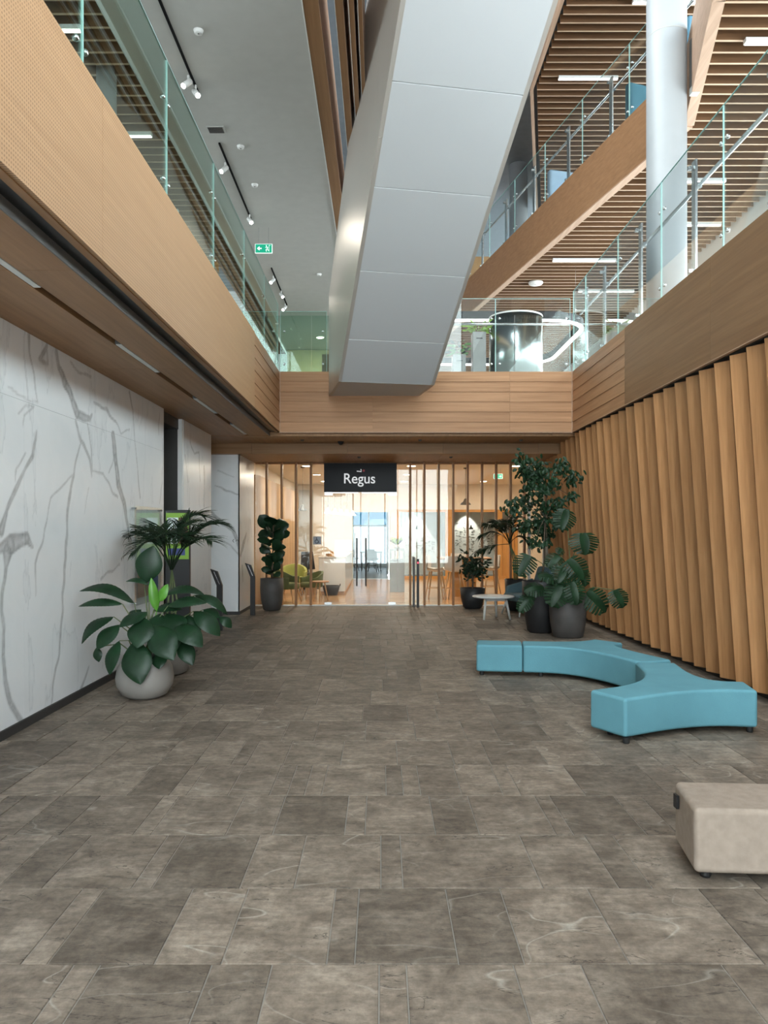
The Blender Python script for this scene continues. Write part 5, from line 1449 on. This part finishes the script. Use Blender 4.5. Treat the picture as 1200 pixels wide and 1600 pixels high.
# fiddle leaf fig on the left of the shopfront
gx, gy = -2.17, 15.3
pot('round_planter', 'dark grey planter of the fig left of the shopfront', (gx, gy, 0), [(0.001, 0), (0.13, 0), (0.17, 0.02), (0.215, 0.2), (0.232, 0.42), (0.228, 0.64), (0.212, 0.64), (0.21, 0.58)], M_POTD, 0.21, 0.59)
fg = empty('fig_plant', (gx, gy, 0.60)); tag(fg, 'fiddle leaf fig with big dark leaves left of the shopfront', 'plant')
ftop = Vector((gx + 0.03, gy, 1.72))
stemobj(fg, [(gx, gy, 0.59), (gx + 0.02, gy, 1.1), ftop], [0.02, 0.016, 0.010], M_BARK, 'trunk')
for i in range(38):
    t = i / 37; z = 0.68 + 1.04 * t; q_ = i * 2.399
    L = (0.20 + 0.14 * t) * random.uniform(0.8, 1.2)
    b = Vector((gx + 0.02 * t, gy, z)) + Vector((math.cos(q_), math.sin(q_), 0)) * 0.03
    tp = b + Vector((math.cos(q_), math.sin(q_), random.uniform(-0.1, 1.1))).normalized() * L
    leaf(fg, b, tp, L * 0.72, (math.cos(q_) * 0.4, -0.8, random.uniform(0.2, 0.9)), M_LEAF, arch=0.08, fold=0.15, shape='fiddle', n=7)

# desk orchid and plant on the steel stand
sp_ = empty('leafy_bouquet', (0.42, 19.9, 1.121)); tag(sp_, 'yellow-green leafy plant on the steel stand', 'plant')
MB().lathe([(0.001, 0), (0.06, 0), (0.08, 0.1), (0.07, 0.1)], 20, close=False).build('vase', M_WHITE, sp_, True)
for i in range(46):
    q_ = i * 2.4; d = Vector((math.cos(q_) * 0.8, math.sin(q_) * 0.8, random.uniform(0.3, 1.4))).normalized()
    leaf(sp_, sp_.location + Vector((0, 0, 0.09)), sp_.location + Vector((0, 0, 0.09)) + d * random.uniform(0.16, 0.27), 0.045, (0, -1, 0.4), M_LEAFB if i % 3 else M_LEAFM, arch=0.1, n=4)

# ================================================================== ROUND TABLE AND ARMCHAIR
tbx, tby = 2.06, 13.85
rt_ = empty('coffee_table', (tbx - 0.03, tby, 0)); tag(rt_, 'low round white coffee table with three splayed legs near the bush', 'table')
MB().lathe([(0.001, 0.385), (0.36, 0.385), (0.378, 0.395), (0.378, 0.405), (0.37, 0.412), (0.001, 0.412)], 48, close=False).build('tabletop', M_WTABLE, rt_, True)
for a, b in (((-0.16, -0.16), (-0.20, -0.22)), ((0.20, -0.14), (0.27, -0.20)), ((0.06, 0.2), (0.10, 0.27))):
    MB().tube([(a[0], a[1], 0.385), (b[0], b[1], 0)], [0.024, 0.019], 10).build('leg', M_WTABLE, rt_, True)
MB().box(-0.14, 0.18, -0.17, -0.13, 0.33, 0.383).build('apron', M_WTABLE, rt_)
ach = empty('lounge_chair', (2.76, 14.5, 0), R(-72)); tag(ach, 'low teal lounge chair between the round table and the plants', 'armchair')
# chair front faces local -y
MB().box(-0.34, 0.34, -0.34, 0.26, 0.26, 0.40).build('seat', M_TEAL, ach, bevel=0.05, seg=4)
fixn(MB().hexa([(-0.33, 0.20, 0.30), (0.33, 0.20, 0.30), (0.33, 0.36, 0.30), (-0.33, 0.36, 0.30)], [(-0.26, 0.36, 0.90), (0.26, 0.36, 0.90), (0.26, 0.47, 0.90), (-0.26, 0.47, 0.90)]).build('backrest', M_TEAL, ach, bevel=0.05, seg=4))
for s_ in (-1, 1):
    fixn(MB().hexa([(s_ * 0.33, -0.28, 0.3), (s_ * 0.42, -0.28, 0.3), (s_ * 0.42, 0.32, 0.3), (s_ * 0.33, 0.32, 0.3)], [(s_ * 0.37, -0.22, 0.52), (s_ * 0.44, -0.22, 0.52), (s_ * 0.44, 0.36, 0.66), (s_ * 0.37, 0.36, 0.66)]).build('armrest', M_TEAL, ach, bevel=0.03, seg=3))
for a in ((-0.28, -0.28), (0.28, -0.28), (0.28, 0.24), (-0.28, 0.24)):
    MB().tube([(a[0], a[1], 0.27), (a[0] * 1.25, a[1] * 1.25, 0)], [0.022, 0.016], 8).build('leg', M_WTABLE, ach, True)

# ================================================================== POSTS, TOTEM, SIGNS ON THE LEFT
def reader(label, x, y, h, rz, red=False, tilt=True):
    e = empty('reader_post', (x, y, 0), rz); tag(e, label, 'post')
    hw_ = 0.045 if tilt else 0.026
    MB().box(-hw_, hw_, -0.03, 0.03, 0, h - (0.28 if tilt else 0)).build('post', M_BLACK, e, bevel=0.004)
    if tilt:
        fixn(MB().hexa([(-0.045, -0.03, h - 0.28), (0.045, -0.03, h - 0.28), (0.045, 0.03, h - 0.28), (-0.045, 0.03, h - 0.28)],
                       [(-0.045 - 0.10, -0.03, h - 0.02), (-0.03, -0.03, h - 0.06), (-0.03, 0.03, h - 0.06), (-0.145, 0.03, h - 0.02)]).build('head', M_BLACK, e))
        m_ = Matrix.Rotation(R(-24), 3, 'Y')
        MB().obox((-0.040, 0, h - 0.16), (0.012, 0.075, 0.22), m=m_).build('screen', M_STEEL, e)
    else:
        MB().box(-0.012, 0.012, -0.034, -0.031, h - 0.09, h - 0.06).build('lamp', emitter('red_lamp', (1, 0.05, 0.08), 2.5), e)
    return e


reader('black tilted-screen post by the marble corner pier, farther from camera', -2.40, 14.4, 1.0, 0.0)
reader('black tilted-screen post behind the big potted plant', -2.56, 12.2, 1.0, 0.0)
reader('black gate post with red light before the shopfront', 0.765, 15.85, 1.0, 0.0, True, False)
gp = MB().box(-0.024, 0.024, -0.03, 0.03, 0, 1.04).build('gate_post', M_DARK, bevel=0.004); gp.location = (0.685, 15.96, 0); tag(gp, 'plain dark grey gate post just behind the red-lit one', 'post')

tt = empty('screen_totem', (-2.64, 10.0, 0)); tag(tt, 'upright black display totem with green screen by the dark recess', 'display')
MB().box(-0.16, 0.16, -0.03, 0.03, 0.02, 1.86).build('body', M_BLACK, tt, bevel=0.006); MB().box(-0.22, 0.22, -0.14, 0.14, 0, 0.02).build('base', M_BLACK, tt, bevel=0.005)
scn = MB().box(-0.148, 0.148, -0.034, -0.031, 1.22, 1.82).build('screen', emitter('screen_green', (0.22, 0.42, 0.06), 0.22), tt)
MB().box(-0.13, 0.01, -0.037, -0.035, 1.42, 1.76).build('picture', emitter('screen_pale', (0.6, 0.7, 0.7), 0.3), scn)
MB().add([(0.02, -0.037, 1.42), (0.14, -0.037, 1.42), (0.14, -0.037, 1.60), (0.10, -0.037, 1.76), (0.02, -0.037, 1.76)], [(0, 1, 2, 3, 4)]).build('picture', emitter('screen_brown', (0.08, 0.03, 0.02), 0.3), scn)
btl = MB()
for x, h in ((-0.10, 0.15), (-0.045, 0.24)): btl.lathe([(0.018, 0), (0.018, h * 0.55), (0.008, h * 0.72), (0.008, h)], 12, (x, -0.050, 1.43))
btl.build('bottle_picture', emitter('screen_dark', (0.03, 0.05, 0.02), 0.6), scn)
MB().box(-0.12, 0.1, -0.037, -0.035, 1.27, 1.36).build('picture', emitter('screen_blue', (0.05, 0.07, 0.2), 0.3), scn)

ps = empty('poster_holder', (-2.865, 9.39, 0)); tag(ps, 'clear acrylic poster holder with notices on the marble wall', 'poster')
MB().box(0.03, 0.036, -0.55, 0.55, 0.72, 1.88).build('acrylic_sheet', M_GLASSR, ps)
for a, b, z0, z1, mt in ((-0.42, -0.17, 1.28, 1.62, M_WHITE), (-0.13, 0.14, 1.28, 1.62, M_WHITE), (0.2, 0.45, 1.3, 1.6, M_PLASTER), (-0.4, 0.0, 0.8, 1.15, M_BEAML), (0.05, 0.42, 0.8, 1.15, plain('notice_blue', (0.08, 0.12, 0.30), 0.6))):
    MB().box(0.018, 0.021, a, b, z0, z1).build('notice', mt, ps)
for y_ in (-0.52, 0.52):
    for z_ in (0.75, 1.85): MB().tube([(-0.012, y_, z_), (0.042, y_, z_)], 0.012, 10).build('standoff', M_STEEL, ps)
ip = empty('intercom_panel', (XL + 0.001, 11.36, 0)); tag(ip, 'slim steel intercom strip with three black buttons on marble pier', 'intercom')
MB().box(0, 0.012, -0.05, 0.05, 0.9, 1.75).build('plate', M_STEEL, ip, bevel=0.003)
for z_ in (1.14, 1.25, 1.37): MB().box(0.0125, 0.03, -0.02, 0.02, z_ - 0.02, z_ + 0.02).build('button', M_BLACK, ip)
ws = empty('arrow_sign', (-2.755, 14.49, 1.395)); tag(ws, 'tiny black arrow markers on the marble corner pier', 'sign')
MB().tube([(-0.015, -0.004, 0.03), (-0.04, -0.004, 0.0), (-0.015, -0.004, -0.03)], 0.005, 6).build('arrow', M_BLACK, ws)
MB().tube([(0.02, -0.004, -0.012), (0.045, -0.004, 0.02), (0.07, -0.004, -0.012)], 0.005, 6).build('arrow', M_BLACK, ws)

# ================================================================== UPPER LEVEL DETAILS
TX = -2.25
M_TRACK = plain('track_black', (0.006, 0.006, 0.006), 0.8, spec=0.1)
for i, (a, b, heads) in enumerate(((6.2, 9.47, (9.05, 9.25)), (10.7, 13.3, (11.2, 13.05)), (15.8, 18.4, (16.2, 17.2, 18.2)))):
    e = empty('track_light', (TX, (a + b) / 2, 6.998)); tag(e, ['black ceiling track with spotlights nearest the camera', 'black ceiling track with spotlights before the exit sign', 'black ceiling track with spotlights beyond the exit sign'][i], 'track light')
    MB().box(-0.013, 0.013, -(b - a) / 2, (b - a) / 2, -0.02, 0).build('track', M_TRACK, e)
    for k, hy in enumerate(heads):
        yy = hy - (a + b) / 2; s_ = 1 if k % 2 else -1
        h_ = MB().tube([(0.02 * s_, yy, -0.04), (0.02 * s_, yy, -0.10)], 0.012, 8).tube([(0.0, yy + 0.02, -0.10), (0.06 * s_, yy - 0.06, -0.20)], 0.034, 14).build('spot_head', M_WHITE, e, True)
        dv = Vector((0.06 * s_, -0.08, -0.10)).normalized(); c = Vector((0.06 * s_, yy - 0.06, -0.20)) + dv * 0.003
        MB().tube([c, c + dv * 0.004], 0.028, 14).build('lens', M_SPOT, h_)
        l = bpy.data.lights.new('track_spot', 'SPOT'); l.energy = 40; l.spot_size = R(70); l.spot_blend = 0.6; l.color = (1, 0.92, 0.8); l.shadow_soft_size = 0.03
        o = bpy.data.objects.new('track_spot', l); COL.objects.link(o); o.parent = e; o.location = c + dv * 0.02; o.rotation_euler = dv.to_track_quat('-Z', 'Y').to_euler()
for i, (x, y_) in enumerate(((-1.97, 8.3), (-1.97, 10.8), (-1.97, 12.0), (-1.3, 16.2))):
    e = empty('smoke_detector', (x, y_, 6.998)); tag(e, ['white smoke detector nearest the camera on the plaster ceiling', 'white smoke detector beside the ceiling vent', 'white smoke detector before the exit sign', 'white smoke detector deep on the plaster ceiling'][i], 'detector', 'ceiling smoke detectors')
    MB().lathe([(0.03, -0.035), (0.045, -0.03), (0.05, -0.012), (0.055, 0)], 20).build('body', M_WHITE, e, True); MB().lathe([(0.008, -0.04), (0.012, -0.034)], 10).build('lens', M_DARK, e)
vt = empty('ceiling_vent', (-2.22, 10.35, 6.998)); tag(vt, 'dark rectangular vent grille in the plaster ceiling', 'vent')
MB().box(-0.12, 0.12, -0.09, 0.09, -0.012, 0).build('frame', M_PLASTER, vt)
for k in range(5): MB().box(-0.10, 0.10, -0.07 + k * 0.03, -0.055 + k * 0.03, -0.018, -0.0125).build('slat', M_BLACK, vt)


def linear_light(label, x0, x1, y_, z_, hang=0.0):
    e = empty('linear_light', ((x0 + x1) / 2, y_, z_)); tag(e, label, 'ceiling lamp', 'linear gallery lamps'); w = (x1 - x0) / 2
    MB().box(-w, w, -0.035, 0.035, 0.0, 0.05).build('housing', M_WHITE, e); MB().box(-w + 0.01, w - 0.01, -0.03, 0.03, -0.006, 0.0).build('diffuser', M_LAMP, e)


for lab, *a in (('long lamp on the slatted soffit above the column base', 3.55, 4.85, 15.86, 7.15), ('lamp on the slatted soffit farther back, right of the long one', 4.6, 5.9, 17.9, 7.15), ('lamp on the slatted soffit right of the column', 4.25, 5.5, 12.25, 7.15),
                ('lamp on the slatted soffit at the upper right corner', 4.15, 5.4, 8.76, 7.15), ('lamp on the slatted soffit low behind the right glass', 5.0, 6.2, 14.0, 7.15), ('lamp under the soffit above the steel drum', 2.9, 3.9, 20.3, 7.15),
                ('lamp on the highest slatted ceiling left of the column', 3.3, 4.4, 14.26, 9.97), ('lamp on the highest slatted ceiling at the top edge', 4.0, 5.0, 12.2, 9.97),
                ('lamp on the left slatted ceiling near the camera', -3.9, -3.2, 8.2, 6.93), ('lamp on the left slatted ceiling beyond the slim column', -4.4, -3.1, 10.4, 6.93), ('lamp on the left slatted ceiling above the sofa corner', -4.6, -3.4, 12.9, 6.93)):
    linear_light(lab, *a)
dsc = empty('ceiling_speaker', (3.5, 17.35, 7.165)); tag(dsc, 'white oval ceiling speaker on the slatted soffit', 'speaker'); MB().lathe([(0.14, -0.02), (0.16, 0.0), (0.16, 0.03)], 24).build('grille', M_WHITE, dsc, True); MB().lathe([(0.02, -0.026), (0.03, -0.021)], 12).build('badge', M_PLASTER, dsc)

# steel drum, planters and curved lamp beyond the end balcony
dr = empty('steel_drum', (2.66, 15.15, 4.291)); tag(dr, 'polished steel rounded kiosk beyond the end balcony', 'kiosk')
MB().lathe([(0.52, 0.0), (0.52, 1.47)], 56).build('casing', M_DRUM, dr, True, angle=30); MB().lathe([(0.525, 1.47), (0.525, 1.50), (0.001, 1.50)], 56, close=False).build('lid', M_WHITE, dr)
MB().box(-0.12, -0.10, -0.513, -0.50, 0.1, 1.4).build('joint', M_DARK, dr)
for i, (x, y_, w, h) in enumerate(((1.92, 15.1, 0.26, 1.17), (1.56, 15.4, 0.26, 0.80))):
    e = empty('upright_planter', (x, y_, 4.291)); tag(e, ['taller grey upright planter beside the steel kiosk', 'shorter grey upright planter next to the staircase'][i], 'planter')
    MB().box(-w / 2, w / 2, -0.15, 0.15, 0, h).build('casing', M_CAB, e, bevel=0.008); MB().box(-0.06, 0.06, -0.156, -0.151, h - 0.14, h - 0.12).build('slot', M_BLACK, e)
    p_ = empty('trailing_plant', (x, y_, 4.291 + h)); tag(p_, ['yellow-green plant on the taller upright planter', 'green plant on the shorter upright planter'][i], 'plant')
    for k in range(60):
        q_ = k * 2.4; d = Vector((math.cos(q_), math.sin(q_), random.uniform(0.2, 1.8))).normalized(); r_ = random.uniform(0.12, 0.5)
        b_ = Vector((x, y_, 4.291 + h)) + d * r_ * Vector((0.4, 0.4, 1)).length * 0.5
        leaf(p_, b_, b_ + Vector((math.cos(q_), math.sin(q_), random.uniform(-0.4, 0.5))).normalized() * 0.12, 0.05, (0, -1, 0.4), M_LEAFB if i == 0 else M_LEAFY if k % 3 else M_LEAFM, arch=0.1, n=4)
rl_ = empty('ring_lamp', (2.6, 18.2, 6.0)); tag(rl_, 'black rounded loop pendant with white light line beyond the end balcony', 'lamp')
rp_ = []
cx_, cy_, hw, hd, cr_ = 0, 0, 1.8, 2.15, 0.9
for qx_, qy_, a0 in ((hw - cr_, -hd + cr_, -90), (hw - cr_, hd - cr_, 0), (-hw + cr_, hd - cr_, 90), (-hw + cr_, -hd + cr_, 180)):
    for k in range(9): rp_.append(Vector((qx_ + cr_ * math.cos(R(a0 + k * 11.25)), qy_ + cr_ * math.sin(R(a0 + k * 11.25)), 0)))
rp_.append(rp_[0])


def ring_band(w, z0, z1, name, mat):
    mb = MB(); n = len(rp_) - 1; vs = []; fs = []
    for i in range(n):
        p = rp_[i]; t = (rp_[(i + 1) % n] - rp_[i - 1]).normalized(); nn = Vector((t.y, -t.x, 0))
        for s_, z in ((-1, z0), (1, z0), (1, z1), (-1, z1)): vs.append(p + nn * s_ * w / 2 + Vector((0, 0, z)))
    for i in range(n):
        a, b = 4 * i, 4 * ((i + 1) % n)
        for k in range(4): fs.append((a + k, a + (k + 1) % 4, b + (k + 1) % 4, b + k))
    return fixn(mb.add(vs, fs).build(name, mat, rl_))


ring_band(0.09, 0.0, 0.16, 'housing', M_BLACK); ring_band(0.075, -0.04, -0.001, 'light_line', M_LAMP)
for p in (rp_[4], rp_[13], rp_[22], rp_[31]): MB().tube([p + Vector((0, 0, 0.16)), p + Vector((0, 0, 1.30))], 0.004, 6).build('cable', M_STEEL, rl_)

# left end room behind the short balustrade
gw = empty('window_4'); struct(gw, 'glass partition at the far left of the first floor', 'window')
for a, b in ((-2.8, -1.72), (-1.71, -0.9)): MB().box(a, b, 19.0, 19.012, 4.30, 6.9).build('pane', M_GLASS, gw)
MB().box(-2.83, -2.8, 18.97, 19.03, 4.3, 6.99).build('frame', M_DARK, gw)
yw = MB().box(-2.8, -0.4, 23.0, 23.1, 4.30, 6.99).build('wall_warm', plain('ochre_wall', (0.50, 0.44, 0.26), 0.7)); struct(yw, 'ochre wall of the room beyond the end balcony', 'wall')
wp = MB(); M_PANEL = wood('brown_panel', (0.16, 0.10, 0.06), (0.24, 0.155, 0.10), 'z')
pnl = empty('slatted_screen', (-1.15, 20.5, 4.291)); tag(pnl, 'brown slatted screen in the room left of the staircase', 'screen')
MB().box(-0.42, 0.5, 0.0, 0.05, 1.2, 2.0).build('head_panel', M_PANEL, pnl)
for k in range(9): MB().box(-0.42 + k * 0.1, -0.37 + k * 0.1, 0.0, 0.05, 0, 1.195).build('slat', M_PANEL, pnl)
area_l = empty('room_downlight', (-1.7, 21.5, 6.982)); tag(area_l, 'downlight in the ochre-walled room beyond the left balcony', 'lamp')
MB().lathe([(0.11, 0), (0.12, 0.015)], 18).build('rim', M_WHITE, area_l); MB().lathe([(0.001, -0.004), (0.10, -0.003)], 18, close=False).build('lens', M_DL, area_l)
l = bpy.data.lights.new('room_light', 'AREA'); l.shape = 'DISK'; l.size = 0.2; l.energy = 35; l.color = (1, 0.88, 0.66)
o = bpy.data.objects.new('room_light', l); COL.objects.link(o); o.parent = area_l; o.location = (0, 0, -0.02)
cu_ = empty('reflection_ribs', (-1.35, 15.4, 4.291)); tag(cu_, 'white ribs modelled for a reflection in the short glass balustrade', 'screen')  # solid ribs put in for a reflection on the glass
for k in range(8):
    MB().tube([(-0.42 + k * 0.085, 0, 0.0), (-0.42 + k * 0.085, 0, 0.32 - 0.02 * abs(k - 4))], 0.042, 10).build('rib', M_WHITE, cu_, True)

# seats and partitions on the galleries
def panel_chair(label, loc, rz, mat):
    e = empty('lounge_chair', loc, rz); tag(e, label, 'chair')
    MB().box(-0.35, 0.35, -0.32, 0.3, 0.2, 0.42).build('seat', mat, e, bevel=0.05, seg=3); MB().box(-0.37, 0.37, 0.26, 0.40, 0.15, 1.05).build('backrest', mat, e, bevel=0.06, seg=3)
    for a in ((-0.28, -0.26), (0.28, -0.26), (0.28, 0.28), (-0.28, 0.28)): MB().tube([(a[0], a[1], 0.2), (a[0], a[1], 0)], 0.016, 8).build('leg', M_STEEL, e)


M_SKYF = plain('sky_blue_fabric', (0.16, 0.36, 0.50), 0.85); M_TEALF = plain('petrol_fabric', (0.05, 0.16, 0.21), 0.85); M_PALEB = plain('pale_blue_fabric', (0.34, 0.47, 0.60), 0.85)
panel_chair('petrol blue high-backed seat on the second floor gallery', (4.35, 13.3, 8.045), R(200), M_TEALF)
panel_chair('sky blue high-backed seat nearest the round column, second floor', (4.75, 11.6, 8.045), R(190), M_SKYF)
panel_chair('pale blue seat far along the second floor gallery', (3.75, 16.4, 8.045), R(195), M_PALEB)
panel_chair('pale sofa seat on the left first floor by the slim column', (-3.6, 11.2, 4.291), R(80), M_PALEB)
panel_chair('white lounge seat on the left first floor farther along', (-3.4, 13.2, 4.291), R(80), M_WHITE)
wcl = MB().box(1.5, 3.4, 23.6, 23.7, 8.05, 10.0).build('wall_timber', M_ORANGE); struct(wcl, 'orange timber wall at the end of the second floor gallery', 'wall')
